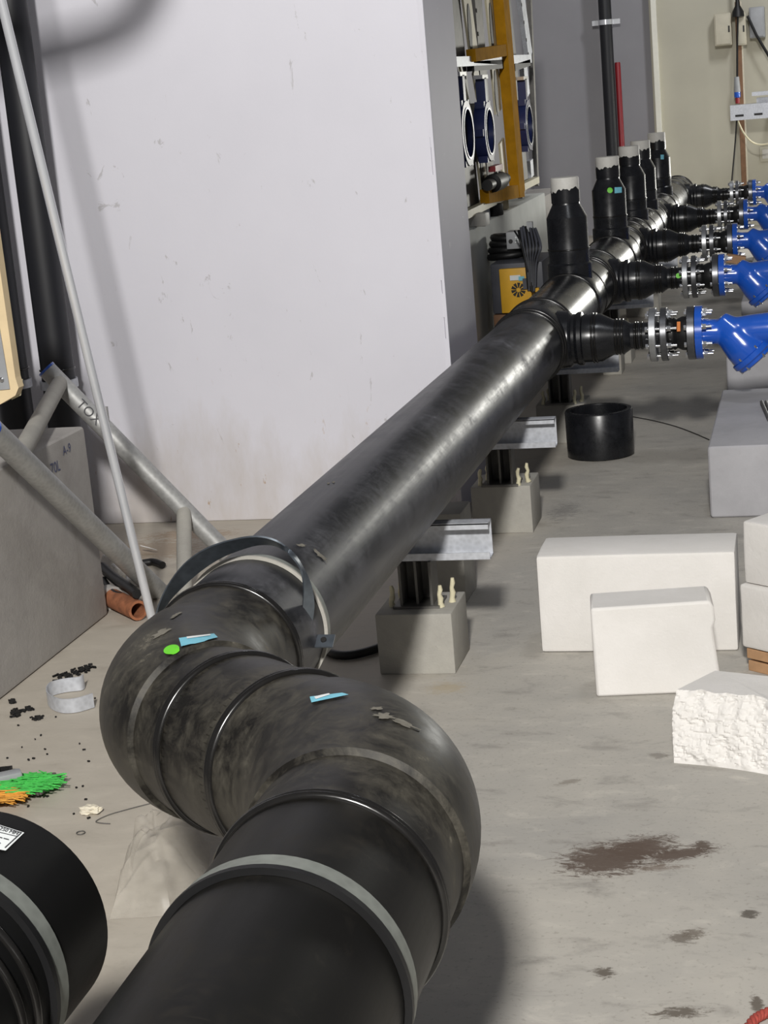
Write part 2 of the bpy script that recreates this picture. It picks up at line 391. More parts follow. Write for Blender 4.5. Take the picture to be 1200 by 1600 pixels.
MB().lathe((AX, 0, AZ), DY, [(5.62, PR), (YEND, PR), (YEND+.01, PR-.01)], 72).build('manifold_run', 'pipe_clean', hp, 40)
MB().lathe((NX, 0, NZ), DY, [(.55, PR), (1.56, PR)], 72).build('pipe_run', 'pipe_front', hp, 40)
MB().lathe(V2, MID, [(ST-.01, PR), (ML-ST+.01, PR)], 72).build('short_pipe', 'pipe_near', hp, 40)
def bead(c, ax, parent=hp, R=PR, r=.0052, gap=.0062, double=True):
    mb = MB(); c = Vector(c); ax = Vector(ax).normalized()
    if double: mb.torus(c-ax*gap*.5, ax, R+.001, r, 72, 8); mb.torus(c+ax*gap*.5, ax, R+.001, r, 72, 8)
    else: mb.torus(c, ax, R, r, 72, 8)
    return mb.build('weld_bead', 'bead', parent, 60)
bead((AX, 2.5, AZ), DY); bead((NX, 1.556, NZ), DY)
bead(V2+MID*(ST-.02), MID); bead(V2+MID*(ML-ST+.03), MID)
def elbow(V, d0, d1, T, step0, step1):
    # V corner, d0 incoming direction, d1 outgoing; arc tangent length T; spigots to ST
    th = d0.angle(d1); Rb = T/math.tan(th/2); n = (d1-d0*d0.dot(d1)).normalized(); cen = V-d0*T+n*Rb
    rows = []
    for s in (-ST, -ST+.05, -T-.03): rows.append((V+d0*s, d0, PR))
    N = 18
    for i in range(N+1):
        q = th*i/N; rows.append((cen-n*Rb*math.cos(q)+d0*Rb*math.sin(q), d0*math.cos(q)+n*math.sin(q), PR))
    for s in (T+.03, ST-.05, ST): rows.append((V+d1*s, d1, PR))
    # body with thicker wall
    body = []
    body += [(V+d0*(-T-.012), d0, PR), (V+d0*(-T-.006), d0, PR*1.055)]
    for i in range(N+1):
        q = th*i/N; bul = 1.055+.03*math.sin(math.pi*i/N)
        body.append((cen-n*Rb*math.cos(q)+d0*Rb*math.sin(q), d0*math.cos(q)+n*math.sin(q), PR*bul))
    body += [(V+d1*(T+.006), d1, PR*1.055), (V+d1*(T+.012), d1, PR)]
    bn = d0.cross(d1).normalized(); mb = MB()
    for rws in (rows, body):
        K = 72; vs = []; fs = []
        for (p, t, r) in rws:
            u = bn; w = t.cross(u).normalized()
            for i in range(K):
                a = 2*math.pi*i/K; vs.append(p+(u*math.cos(a)+w*math.sin(a))*r)
        for j in range(len(rws)-1):
            for i in range(K): i2 = (i+1) % K; fs.append((j*K+i, j*K+i2, (j+1)*K+i2, (j+1)*K+i))
        mb.add(vs, fs)
    e = mb.build('elbow', 'pipe_near', hp, 28)
    return e, cen, Rb, n, th
E2, cen2, Rb2, n2, th2 = elbow(V2, -DY, MID, .135, 0, 0)
E1, cen1, Rb1, n1, th1 = elbow(V1, MID, -DY, .135, 0, 0)
# ---- stickers laid on round surfaces: hit the pixel on the built mesh
def pix_hit(px, py, obj):
    bpy.context.view_layer.update(); d = ray(px, py).normalized(); mi = obj.matrix_world.inverted()
    ok, loc, nor, idx = obj.ray_cast(mi @ CAM, (mi.to_3x3() @ d))
    return (obj.matrix_world @ loc, obj.matrix_world.to_3x3() @ nor) if ok else (None, None)
def decal(quad, obj, mat, name, parent, nu=8, nv=3, lift=.0022):
    q = [Vector((*p, 0)) for p in quad]; vs = []; fs = []
    for j in range(nv+1):
        for i in range(nu+1):
            u, w = i/nu, j/nv; p = (q[0]*(1-u)+q[1]*u)*(1-w)+(q[3]*(1-u)+q[2]*u)*w
            l, nn = pix_hit(p.x, p.y, obj)
            if l is None: return None
            vs.append(l+nn*lift)
    for j in range(nv):
        for i in range(nu): a = j*(nu+1)+i; fs.append((a, a+1, a+nu+2, a+nu+1))
    return MB().add(vs, fs).build(name, mat, parent, 60)
def disc_decal(px, py, rx, ry, rot, obj, mat, name, parent):
    vs = []; fs = []; c, nn = pix_hit(px, py, obj)
    if c is None: return
    vs.append(c+nn*.0025)
    for i in range(24):
        a = 2*math.pi*i/24; x = rx*math.cos(a); y = ry*math.sin(a)
        l, m = pix_hit(px+x*math.cos(rot)-y*math.sin(rot), py+x*math.sin(rot)+y*math.cos(rot), obj)
        if l is None: return
        vs.append(l+m*.0025)
    for i in range(24): fs.append((0, 1+i, 1+(i+1) % 24))
    return MB().add(vs, fs).build(name, mat, parent, 60)
def lab(o, s):
    if o is not None: o['label'] = s
    return o
lab(disc_decal(269, 1017, 12.5, 7, -.25, E2, 'sticker_green', 'round_sticker', E2), 'round green sticker')
lab(decal([(280, 999), (334, 992), (340, 998), (284, 1012)], E2, 'sticker_blue', 'sticker', E2), 'torn blue and white sticker strip')
decal([(292, 998), (328, 994), (329, 996), (293, 1001)], E2, 'sticker_white', 'sticker_print', E2, lift=.0032)
lab(decal([(485, 1091), (535, 1085), (545, 1088), (488, 1100)], E1, 'sticker_blue', 'sticker', E1), 'pale blue sticker strip')
decal([(492, 1092), (515, 1087), (517, 1089), (495, 1096)], E1, 'sticker_white', 'sticker_print', E1, lift=.0032)
# mortar smears stuck on the bends: irregular thin patches
def smear(px, py, w, h, rot, obj, seed, parent):
    rr = random.Random(seed); vs = []; fs = []; c, nn = pix_hit(px, py, obj)
    if c is None: return
    vs.append(c+nn*.0016); K = 22
    for i in range(K):
        a = 2*math.pi*i/K; k = rr.uniform(.45, 1.0); x = w*k*math.cos(a); y = h*k*math.sin(a)
        l, m = pix_hit(px+x*math.cos(rot)-y*math.sin(rot), py+x*math.sin(rot)+y*math.cos(rot), obj)
        if l is None: return
        vs.append(l+m*.0012)
    for i in range(K): fs.append((0, 1+i, 1+(i+1) % K))
    return MB().add(vs, fs).build('mortar_smear', 'smear', parent, 60)
M['smear'] = simple('dried_mortar', (112, 108, 98), .9, 0, .3, 60, .5)
for s in ((600, 1120, 22, 6, .1, 1), (632, 1132, 28, 5, .35, 2), (588, 1108, 12, 3, 0, 5)):
    smear(*s[:5], E1, s[5], E1)
for s in ((470, 853, 11, 3, .1, 7), (500, 868, 20, 4, .75, 8), (513, 756, 3, 2, 0, 9), (521, 754, 3, 2, 0, 10)):
    smear(*s[:5], RUN, s[5], RUN)
for s in ((252, 990, 22, 5, -.5, 11), (275, 962, 14, 3, -.5, 12)):
    smear(*s[:5], E2, s[5], E2)
# ---- branch spool (copied to the five positions)
def branch(Y, first):
    b = MB(); o = Vector((AX, Y, AZ)); X = Vector((1, 0, 0))
    def px(x): return x-AX
    prof = [(.05, .083), (px(-.775), .083), (px(-.765), .089), (px(-.752), .089), (px(-.748), .080), (px(-.690), .080),
            (px(-.648), .058), (px(-.612), .056), (px(-.592), .043), (px(-.492), .043)]
    br = MB().lathe(o, X, prof, 48).build('branch', 'pipe_clean', hp, 30)
    for x, R in ((-.716, .081), (-.706, .081), (-.640, .058), (-.630, .0575), (-.618, .057), (-.578, .0435), (-.57, .0435), (-.556, .0435)):
        MB().torus(o+X*px(x), X, R, .0038, 48, 8).build('weld_bead', 'bead', br, 60)
    # tee body on the header: thicker sleeve
    t = MB().lathe((AX, Y, AZ), DY, [(-.16, PR), (-.152, PR*1.035), (.152, PR*1.035), (.16, PR)], 64).build('tee_body', 'pipe_clean', hp, 30)
    for s in (-.165, -.135, .135, .165): bead((AX, Y+s, AZ), DY, t, PR*(1.0 if abs(s) > .15 else 1.03))
    # saddle around the outlet
    MB().ringshape(o, X, [(.085, .083), (.085, .098), (.125, .094), (.135, .083)], 48).build('saddle', 'pipe_clean', t, 40)
    return br
for i, y in enumerate(BR_Y): branch(y, i == 0)
def riser(Y, i, k=1.0):
    o = Vector((AX, Y, AZ)); Z = Vector((0, 0, 1))
    t = MB().lathe((AX, Y, AZ), DY, [(-.125, PR), (-.118, PR*1.03), (.118, PR*1.03), (.125, PR)], 64).build('tee_body', 'pipe_clean', hp, 30)
    for s in (-.13, .13): bead((AX, Y+s, AZ), DY, t, PR)
    rs = MB().lathe(o, Z, [(.04, .086), (.150, .086), (.156, .079), (.192, .079), (.205, .080), (.212, .0785), (.330, .0785), (.336, .075), (.376, .055), (.38, .053), (.455, .053)], 48).build('riser', 'pipe_clean', hp, 30)
    cp = MB().lathe(o, Z, [(.425, .0545), (.478, .0545), (.482, .052)], 40).build('riser_cap', 'cap', rs, 40); lab(cp, 'cream pipe end above the black tape')
    # ragged black tape edge
    rr = random.Random(i+5); n = 44; vs = []; fs = []; h = 0
    for j in range(n):
        a = 2*math.pi*j/n; h = .6*h+.4*rr.uniform(-.008, .014)
        vs.append(o+Vector((.0552*math.cos(a), .0552*math.sin(a), .385))); vs.append(o+Vector((.0556*math.cos(a), .0556*math.sin(a), .428+h*1.8)))
    for j in range(n): a = 2*j; b = 2*((j+1) % n); fs.append((a, b, b+1, a+1))
    MB().add(vs, fs).build('tape_wrap', 'tape', rs, 60)
    MB().torus(o+Z*.208, Z, .079, .003, 48, 8).build('weld_bead', 'bead', rs, 60)
    return rs
RIS = [riser(y, i) for i, y in enumerate(RI_Y)]
lab(disc_decal(953, 297.5, 4.2, 4.2, 0, RIS[1], 'sticker_green', 'round_sticker', RIS[1]), 'round green sticker')
lab(decal([(960, 293), (971, 292.5), (971, 301), (960, 302)], RIS[1], 'sticker_blue', 'sticker', RIS[1], 4, 2), 'blue sticker')
decal([(1032, 242), (1037, 242), (1037, 249), (1032, 249)], RIS[4], 'sticker_blue', 'sticker', RIS[4], 3, 2)
for s in ((-.02,), (.04,)): bead((AX, YEND+s[0]-.06, AZ), DY)
# ---- flange couplings and blue strainers
ORD = ['nearest', 'second', 'third', 'fourth', 'farthest']
def coupling():
    t = thing('flange_coupling', 'x', 'flange', (-.45, BR_Y[0], AZ-.09), 'flange couplings on the side branches')
    o = Vector((0, BR_Y[0], AZ)); X = Vector((1, 0, 0))
    def ring(x0, x1, R, mat, ri=.03):
        return MB().ringshape(o, X, [(x0, ri), (x0, R-.002), (x0+.002, R), (x1-.002, R), (x1, R-.002), (x1, ri)], 56).build('flange_ring', mat, t, 30)
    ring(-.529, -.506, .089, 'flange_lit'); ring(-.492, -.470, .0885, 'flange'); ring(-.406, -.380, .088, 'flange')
    j = MB().lathe(o, X, [(-.47, .05), (-.462, .054), (-.455, .050), (-.448, .054), (-.44, .048), (-.425, .055), (-.41, .057), (-.405, .05)], 40).build('rubber_joint', 'rubber', t, 60)
    vs = []
    MB().box((-.431, BR_Y[0]-.0535, AZ+.03), (.011, .004, .034), Matrix.Rotation(-.55, 3, 'X')).build('orange_mark', 'orange', j, 0)
    bd = MB()
    for x0, x1, hx in ((-.540, -.438, -.468), (-.414, -.325, -.354)):
        for k in range(8):
            a = 2*math.pi*(k+.5)/8; c = o+Vector((0, math.cos(a), math.sin(a)))*.073
            b = MB().lathe(c, X, [(x0+.008, .0052), (x1, .0052)], 10)
            b.lathe(c, X, [(x0, .0095), (x0+.009, .0095)], 6); b.lathe(c, X, [(hx, .0095), (hx+.012, .0095)], 6)
            b.lathe(c, X, [(hx-.003, .0115), (hx, .0115)], 12)
            b.build('bolt', 'chrome', t, 40)
    return t
def strainer():
    t = thing('y_strainer', 'x', 'strainer', (-.2, BR_Y[0], AZ-.15), 'blue strainers on the side branches')
    o = Vector((0, BR_Y[0], AZ)); X = Vector((1, 0, 0))
    MB().ringshape(o, X, [(-.379, .03), (-.379, .088), (-.356, .088), (-.356, .03)], 56).build('flange', 'blue', t, 30)
    mb = MB().lathe(o, X, [(-.366, .046), (-.345, .043), (-.30, .040), (-.26, .043), (-.20, .050), (-.14, .054), (-.06, .05), (.02, .048), (.05, .04)], 40)
    ld = Vector((.64, 0, -.77)).normalized(); lo = o+Vector((-.285, 0, .018))
    mb.lathe(lo, ld, [(-.03, .030), (.03, .056), (.09, .066), (.135, .066)], 40)
    bo = mb.build('body', 'blue', t, 60)
    md = bo.modifiers.new('remesh', 'REMESH'); md.mode = 'VOXEL'; md.voxel_size = .0045; md.use_smooth_shade = True
    sm = bo.modifiers.new('smooth', 'SMOOTH'); sm.factor = .5; sm.iterations = 14
    lg = MB().lathe(lo, ld, [(.118, .068), (.121, .074), (.137, .074), (.140, .070), (.142, .068), (.152, .066), (.156, .058)], 40).build('strainer_cover', 'blue', t, 30)
    u = ld.cross(Vector((0, 1, 0))).normalized()
    for k in range(6):
        a = 2*math.pi*k/6; c = lo+(u*math.cos(a)+Vector((0, 1, 0))*math.sin(a))*.063
        MB().lathe(c, ld, [(.108, .005), (.120, .005)], 6).lathe(c, ld, [(.138, .005), (.158, .005)], 6).build('cover_bolt', 'chrome', lg, 30)
    MB().ringshape(o, X, [(.045, .03), (.045, .088), (.068, .088), (.068, .03)], 56).build('flange', 'blue', t, 30)
    return t
c0 = coupling(); s0 = strainer()
LBC = ['steel flange coupling with zinc bolts on the branch nearest the camera, orange mark on it',
       'bolted flange coupling on the second side branch, beside a green dot', 'bolted flange coupling on the middle of the five side branches',
       'bolted flange coupling on the fourth side branch from the front', 'small bolted flange coupling on the farthest side branch by the timber post']
LBS = ['glossy blue strainer on the nearest side branch above the grey pad', 'glossy blue strainer second from the front',
       'glossy blue strainer in the middle of the row of five', 'blue strainer fourth from the front, partly hidden', 'blue strainer farthest back, near the timber post']
for i, y in enumerate(BR_Y):
    c = c0 if i == 0 else copy_tree(c0); s = s0 if i == 0 else copy_tree(s0)
    dx = (0, .0, -.012, -.02, .02)[i]
    c.location.y = y; s.location.y = y
    if i:
        for ch in list(c.children):
            for g in list(ch.children):
                if g.name.startswith('orange_mark'): bpy.data.objects.remove(g)
    c['label'] = LBC[i]; s['label'] = LBS[i]
lab(MB().lathe((-.545, BR_Y[1]-.042, AZ+.012), (0, -1, .3), [(0, .011), (.003, .011)], 16).build('round_sticker', 'sticker_green', hp, 0), 'green dot sticker')
# ------------------------------------------------------------------ pipe clamps
def clamp(name, cx, cz, Y, w, label, mat='band', R=PR, legs=True, rubber=True):
    t = thing(name, label, 'clamp', (cx, Y, cz-R), 'steel pipe clamps'); o = Vector((cx, 0, cz))
    MB().ringshape(o, DY, [(Y-w/2, R+.0005), (Y-w/2, R+.005), (Y+w/2, R+.005), (Y+w/2, R+.0005)], 72).build('band', mat, t, 30)
    if rubber: MB().ringshape(o, DY, [(Y-w/2-.007, R+.0003), (Y-w/2-.007, R+.0075), (Y-w/2+.001, R+.0075), (Y-w/2+.001, R+.0003)], 72).build('rubber_lining', 'rubber', t, 30)
    return t
c = clamp('pipe_clamp', NX, NZ, 1.395, .026, 'pale metal clamp band around the pipe in the foreground')
# near clamp stands on a post hidden under the pipe
MB().box((NX, 1.395, (NZ-PR)/2-.0), (.04, .03, NZ-PR-.002)).build('clamp_post', 'galv_dull', c, 0)
c2 = clamp('pipe_clamp', AX, AZ, 2.66, .016, 'galvanised clamp at the far side of the bends with its strap sprung open', 'band', PR, True, False)
MB().ringshape((AX, 0, AZ), DY, [(2.647, PR+.0003), (2.647, PR+.0062), (2.652, PR+.0062), (2.652, PR+.0003)], 72).build('rubber_lining', 'conc', c2, 30)
pp = [(243, 965), (248, 945), (262, 915), (287, 882), (320, 858), (360, 844), (400, 838), (432, 845), (458, 864), (476, 892), (487, 918), (491, 945), (488, 970), (484, 994)]
qq = [(250, 962), (266, 937), (288, 914), (312, 893), (342, 873), (372, 860), (404, 851), (432, 853), (454, 868), (470, 890), (474, 918), (473, 945), (471, 972), (469, 998)]
P3 = [ony(x, y, 2.600) for x, y in pp]; Q3 = [ony(x, y, 2.622 if x < 440 else 2.588) for x, y in qq]
def smoothline(P, n=4):
    out = []
    for i in range(len(P)-1):
        p0, p1, p2, p3 = P[max(i-1, 0)], P[i], P[i+1], P[min(i+2, len(P)-1)]
        for k in range(n):
            t = k/n; out.append(.5*((2*p1)+(p2-p0)*t+(2*p0-5*p1+4*p2-p3)*t*t+(3*p1-p0-3*p2+p3)*t**3))
    return out+[P[-1]]
def ribbon(A, B, th):
    vs = []; fs = []; k = len(A)
    for j in range(k):
        t = A[min(j+1, k-1)]-A[max(j-1, 0)]; nn = t.cross(B[j]-A[j]).normalized()*th/2
        vs += [A[j]-nn, B[j]-nn, B[j]+nn, A[j]+nn]
    for j in range(k-1):
        a = j*4; b = a+4
        for q in range(4): fs.append((a+q, a+(q+1) % 4, b+(q+1) % 4, b+q))
    fs.append((3, 2, 1, 0)); e = (k-1)*4; fs.append((e, e+1, e+2, e+3))
    return MB().add(vs, fs)
lab(ribbon(smoothline(P3), smoothline(Q3), .003).build('loose_strap', 'strap_steel', c2, 40), 'sprung galvanised strap arching over the pipe')
f0 = (P3[-1]+Q3[-1])/2; ft = MB().box(f0+Vector((.024, .004, -.008)), (.046, .026, .003), Matrix.Rotation(.55, 3, 'X')).build('strap_foot', 'strap_steel', c2, 0)
MB().lathe(f0+Vector((.03, .004, -.0065)), (0, -.48, .88), [(0, .005), (.003, .005)], 12).build('bolt_hole', 'dark', ft, 0)
MB().box((AX-.05, 2.66, .155), (.04, .03, .31)).build('clamp_post', 'galv_dull', c2, 0)
# ------------------------------------------------------------------ neighbour pipe, bottom left
e = onz(2, 1430, NZ); QX, QY = e.x, e.y
lp = thing('pipe_end', 'black pipe end with a white label in the lower left corner', 'pipe', (QX, QY-.4, 0))
pe = MB().lathe((QX, 0, NZ), DY, [(.55, PR), (QY-.006, PR), (QY, PR-.006)], 80).build('pipe_body', 'pipe_dark', lp, 40)
for yy in (QY-.18, QY-.21): MB().torus((QX, yy, NZ), DY, PR+.001, .005, 72, 8).build('weld_bead', 'bead', lp, 60)
MB().box((QX, QY-.25, (NZ-PR)/2), (.05, .04, NZ-PR)).build('stand', 'galv_dull', lp, 0)
clamp('pipe_clamp', QX, NZ, QY-.13, .026, 'grey clamp band on the pipe end at the lower left edge')
dl = lab(decal([(-42, 1278), (37, 1303), (8, 1331), (-70, 1318)], pe, 'sticker_white', 'label', pe, 10, 6, .0016), 'white printed label')
def cyl_text(body, size, origin, du, dv, name):
    o0 = Vector((*origin, 0)); a = Vector((*du, 0)); b = Vector((*dv, 0))
    def mp(x, y):
        p = o0+a*x+b*y; l, nn = pix_hit(p.x, p.y, pe)
        return l+nn*.0026 if l is not None else Vector((0, 0, 0))
    return text_mesh(body, size, mp, 'ink', name, pe)
if dl is not None:
    cyl_text('250 MM', 8.5, (-3, 1299.5), (1, .31), (.62, -.78), 'lettering')
    for x0, y0, x1, y1 in ((-14, 1307.5, -8, 1309), (-6, 1309.5, 3, 1312), (5, 1312.5, 13, 1314.5), (-18, 1315, 0, 1320), (-22, 1320, -6, 1324)):
        decal([(x0, y0), (x1, y1), (x1-.8, y1+1.2), (x0-.8, y0+1.2)], pe, 'ink', 'label_print', pe, 3, 1, .0026)
    for q in ([(-30, 1284), (32, 1303.6), (31, 1304.6), (-30, 1285)], [(32, 1303.4), (33.4, 1303.8), (7, 1328), (5.6, 1327.6)], [(-30, 1296.5), (25, 1309.5), (24.4, 1310.3), (-30, 1297.4)]):
        decal(q, pe, 'ink', 'label_rule', pe, 6, 1, .0026)
# ------------------------------------------------------------------ supports under the header
def support(px_l, px_r, Y0, label, beam_x1, beam_y, topz):
    xl, xr = px_l, px_r
    t = thing('pipe_support', label, 'support', ((xl+xr)/2, Y0+.09, 0), 'pipe supports under the header')
    zt = .145; cx = (xl+xr)/2; by = beam_y
    MB().bevel_box((cx, Y0+.09, zt/2), (xr-xl, .18, zt), .004, None, 2, .0015, 1).build('concrete_base', 'conc', t, 30)
    # channel beam along X: open C towards the camera
    bz0, bz1 = topz-.086, topz; bl = beam_x1-.42; L = beam_x1-bl; mx = (beam_x1+bl)/2
    b = MB().box((mx, by+.040, (bz0+bz1)/2), (L, .004, bz1-bz0)).box((mx, by+.02, bz1-.002), (L, .04, .004)).box((mx, by+.02, bz0+.002), (L, .044, .004))
    b.box((mx, by+.002, bz1-.008), (L, .004, .014)).box((mx, by-.001, bz0+.009), (L, .004, .016))
    b.build('channel_beam', 'galv', t, 0)
    pb = MB().box((cx+.0, by+.012, (zt+bz0)/2+.004), (.075, .055, .004))
    p = MB().box((cx, by+.025, (zt+bz0)/2), (.006, .06, bz0-zt)).box((cx-.036, by+.02, (zt+bz0)/2), (.006, .07, bz0-zt)).box((cx+.036, by+.02, (zt+bz0)/2), (.006, .07, bz0-zt)).box((cx, by+.052, (zt+bz0)/2), (.072, .006, bz0-zt))
    p.box((cx, by+.02, zt+.003), (.11, .09, .006))
    p.build('steel_post', 'grey_steel', t, 0)
    rr = random.Random(int(Y0*10))
    for dx, dy, h in ((-.062, .0, .05), (.056, -.01, .052), (.076, .03, .058), (-.05, .05, .05)):
        pts = [(cx+dx+rr.uniform(-.003, .003), by+dy, zt+h*k/5) for k in range(6)]
        MB().tube(pts, [.009, .006, .007, .005, .006, .004], 10).build('grout_drip', 'foam', t, 60)
    return t
support(-1.003, -.823, 3.735, 'concrete block, post and channel beam holding up the nearest stretch of header', -.735, 3.80, AZ-PR)
support(-1.014, -.833, 5.01, 'concrete block, post and channel beam beside the short cut pipe ring', -.752, 5.03, AZ-PR)
support(-1.01, -.83, 6.32, 'shadowed support with dark beam below the nearest side branch', -.70, 6.34, AZ-PR)
support(-1.01, -.83, 8.1, 'support standing in shadow under the far header tees', -.72, 8.12, AZ-PR)
support(-1.01, -.83, 9.7, 'rearmost visible support under the header tees', -.72, 9.72, AZ-PR)
tag(MB().bevel_box((-.972, 4.37, .12), (.14, .14, .24), .004, None, 2, .0015, 1).build('concrete_block', 'conc', None, 30), 'small concrete block behind the nearest channel beam', 'block')
tag(MB().bevel_box(onz(957, 586)+Vector((0, .07, .055)), (.085, .14, .11), .004, None, 2, .001, 1).build('concrete_block', 'conc', None, 30), 'narrow concrete block under the nearest side branch', 'block')
# short cut ring of pipe
rc = onz(935, 722); tag(MB().ringshape((rc.x-.004, rc.y+.122, 0), (0, 0, 1), [(.0, .105), (.004, .118), (.16, .120), (.166, .116), (.166, .101), (.16, .100)], 64).build('pipe_ring', 'pipe_clean', None, 40), 'short black cut ring of pipe standing on the floor', 'pipe ring')
# black hoop lying under the header
a = [onz(x, y, .012) for x, y in ((500, 1000), (515, 1019), (540, 1024), (570, 1019), (600, 1008), (625, 990), (640, 965))]
tag(MB().tube(smoothline(a), .011, 10).build('hose', 'rubber', None, 60), 'black hose curving on the floor under the header', 'hose')
# ------------------------------------------------------------------ pads under the pumps
p0 = ony(1110, 810, 5.125)
pad = thing('pump_pad', 'grey concrete pad in front of the nearest blue strainer', 'concrete pad', (.2, 5.6, 0), 'pump pads')
MB().bevel_box((-.317+.45, 5.125+.475, .109), (.9, .95, .218), .012, None, 3).build('pad_block', 'conc_pad', pad, 30)
q = [onz(x, y, .219) for x, y in ((1115, 660), (1200, 645), (1200, 650), (1115, 663))]
MB().add(q, [(0, 1, 2, 3)]).build('scuff_line', 'scuffpink', pad, 0) if 'scuffpink' in M else None
for x0, x1 in ((1190, 1202), (1197, 1208)):
    q0, q1 = onz(x0, 628, .226), onz(x1, 655, .226); MB().tube([q0, q1], .006, 8).build('steel_rod', 'grey_steel', pad, 60)
PX = -.335; py2 = onx(1136, 600, PX).y
for i, l in enumerate(('shadowed concrete pad behind the nearest grey pad', 'concrete pad below the second strainer', 'concrete pad below the middle strainer', 'concrete pad below the fourth strainer')):
    t = thing('pump_pad', l, 'concrete pad', (PX+.45, py2+.5+i*1.62, 0), 'pump pads')
    MB().bevel_box((PX+.45, py2+.475+i*1.62, .109), (.9, .95, .218), .012, None, 3).build('pad_block', 'conc_pad', t, 30)
    MB().bevel_box((PX+.45, py2+.475+i*1.62, .224), (.6, .5, .012), .003).build('base_plate', 'grey_steel', t, 0)
# small timber offcuts by the flanges
for i, (x, y, w) in enumerate(((1150, 405, .09), (1078, 452, .05), (1110, 292, .05))):
    c = ony(x, y, (8.6, 7.9, 12.6)[i])
    tag(MB().bevel_box((c.x, c.y, c.z), (w, .05, .04), .003, Matrix.Rotation(.2, 3, 'Y')).build('timber_offcut', 'wood', None, 0), ['pale timber offcut wedged under the third strainer', 'tiny timber wedge beside the second branch flanges', 'pale timber chip beside the farthest branch'][i], 'timber') if i == 0 else None
# ------------------------------------------------------------------ aerated concrete blocks
a0 = ony(845, 1020, 3.883)
tag(MB().bevel_box((-.645+.2275, 3.883+.0875, .118), (.455, .175, .236), .008, None, 2, .002, 1).build('aac_block', 'aac', None, 35), 'long white aerated concrete block lying flat behind the square one', 'block', 'white aerated concrete blocks')
def tilted_block(c, size, rz, label, rx=0):
    R = Matrix.Rotation(rz, 3, 'Z') @ Matrix.Rotation(rx, 3, 'X')
    return tag(MB().bevel_box(c, size, .007, R, 2, .0025, 2).build('aac_block', 'aac', None, 35), label, 'block', 'white aerated concrete blocks')
rz = .12; fl = Vector((-.481, 3.575, 0)); ux = Vector((math.cos(rz), math.sin(rz), 0)); uy = Vector((-math.sin(rz), math.cos(rz), 0))
c = fl+ux*.133+uy*.06+Vector((0, 0, .109))
# square block with one broken corner
bm_pts = [(-.133, -.109), (.137, -.109), (.128, -.03), (.122, .035), (.128, .052), (.126, .08), (.118, .096), (-.135, .092)]
mb = MB().prism([c+ux*x+uy*-.06+Vector((0, 0, z)) for x, z in bm_pts], uy*.12)
ob = mb.build('aac_block', 'aac', None, 30); bv = ob.modifiers.new('bevel', 'BEVEL'); bv.width = .006; bv.segments = 2
tag(ob, 'square white aerated block with a chipped right edge', 'block', 'white aerated concrete blocks')
# stacked pair on timber at the right edge
s1 = onz(1164, 1012, .055); dirv = (onz(1200, 1034, .055)-s1); rz2 = math.atan2(dirv.y, dirv.x)
ux = Vector((math.cos(rz2), math.sin(rz2), 0)); uy = Vector((-math.sin(rz2), math.cos(rz2), 0))
rz2 = math.radians(-38)
ux = Vector((math.cos(rz2), math.sin(rz2), 0)); uy = Vector((-math.sin(rz2), math.cos(rz2), 0))
pal = thing('timber_pallet', 'raw timber boards under the stacked white blocks at the right edge', 'pallet', s1+Vector((0, 0, -.055)))
for z0, z1, k in ((.0, .024, .004), (.030, .053, .0)):
    MB().bevel_box(s1+ux*.25+uy*(.1+k)+Vector((0, 0, (z0+z1)/2-.055)), (.5, .19, z1-z0), .002, Matrix.Rotation(rz2, 3, 'Z')).build('board', 'wood', pal, 0)
MB().bevel_box(s1+ux*.25+uy*.1+Vector((0, 0, -.028)), (.44, .15, .006), .001, Matrix.Rotation(rz2, 3, 'Z')).build('packing_strip', 'dark', pal, 0)
tilted_block(s1+ux*.292+uy*.1+Vector((0, 0, .0735)), (.60, .2, .145), rz2, 'lower of the two stacked white blocks at the right edge')
tilted_block(s1+ux*.300+uy*.107+Vector((0, 0, .2175)), (.60, .2, .14), rz2, 'upper of the two stacked white blocks at the right edge')
# broken block in front
bb = bmesh.new(); rzb = math.radians(-20); RZ = Matrix.Rotation(rzb, 3, 'Z'); o0 = onz(1053, 1192)
bmesh.ops.create_grid(bb, x_segments=1, y_segments=1, size=.1); bb.free()
def broken():
    nx, nz = 130, 54; vs = []; fs = []; L, Hh, D = .40, .138, .17
    def P(u, w, d):
        x = u*L; z = w*Hh; y = 0
        return Vector((x, d, z))
    grid = {}
    for j in range(nz+1):
        for i in range(nx+1):
            u, w = i/nx, j/nz; p = Vector((u*L, 0, w*Hh))
            q = noise.noise(p*20)*.007+noise.noise(p*55)*.0035+noise.noise(Vector((p.x*95, 0, p.z*140)))*.003+noise.noise(p*260)*.002+noise.noise(p*420)*.0012
            lean = .035*(w**1.4)+.012*math.sin(u*5)
            fade = min(1, j/5)
            grid[i, j] = len(vs); vs.append(Vector((u*L-.012*w*(1-u)*math.sin(w*3), q*fade+lean, w*Hh+ (.0 if j < nz else noise.noise(p*30)*.006))))
    for j in range(nz):
        for i in range(nx): fs.append((grid[i, j], grid[i+1, j], grid[i+1, j+1], grid[i, j+1]))
    top = [grid[i, nz] for i in range(nx+1)]; bot = [grid[i, 0] for i in range(nx+1)]; lf = [grid[0, j] for j in range(nz+1)]; rg = [grid[nx, j] for j in range(nz+1)]
    b = len(vs); vs += [Vector((0.012, D, 0)), Vector((L, D, 0)), Vector((L, D, Hh)), Vector((.02, D, Hh*.98))]
    fs.append(tuple(top+[b+2, b+3])); fs.append(tuple(reversed(bot))+(b, b+1)); fs.append(tuple(reversed(lf))+(b, b+3)) ; fs.append(tuple(rg)+(b+2, b+1)); fs.append((b, b+1, b+2, b+3))
    return MB().add([o0+RZ @ v for v in vs], fs).build('aac_block', 'aac', None, 22)
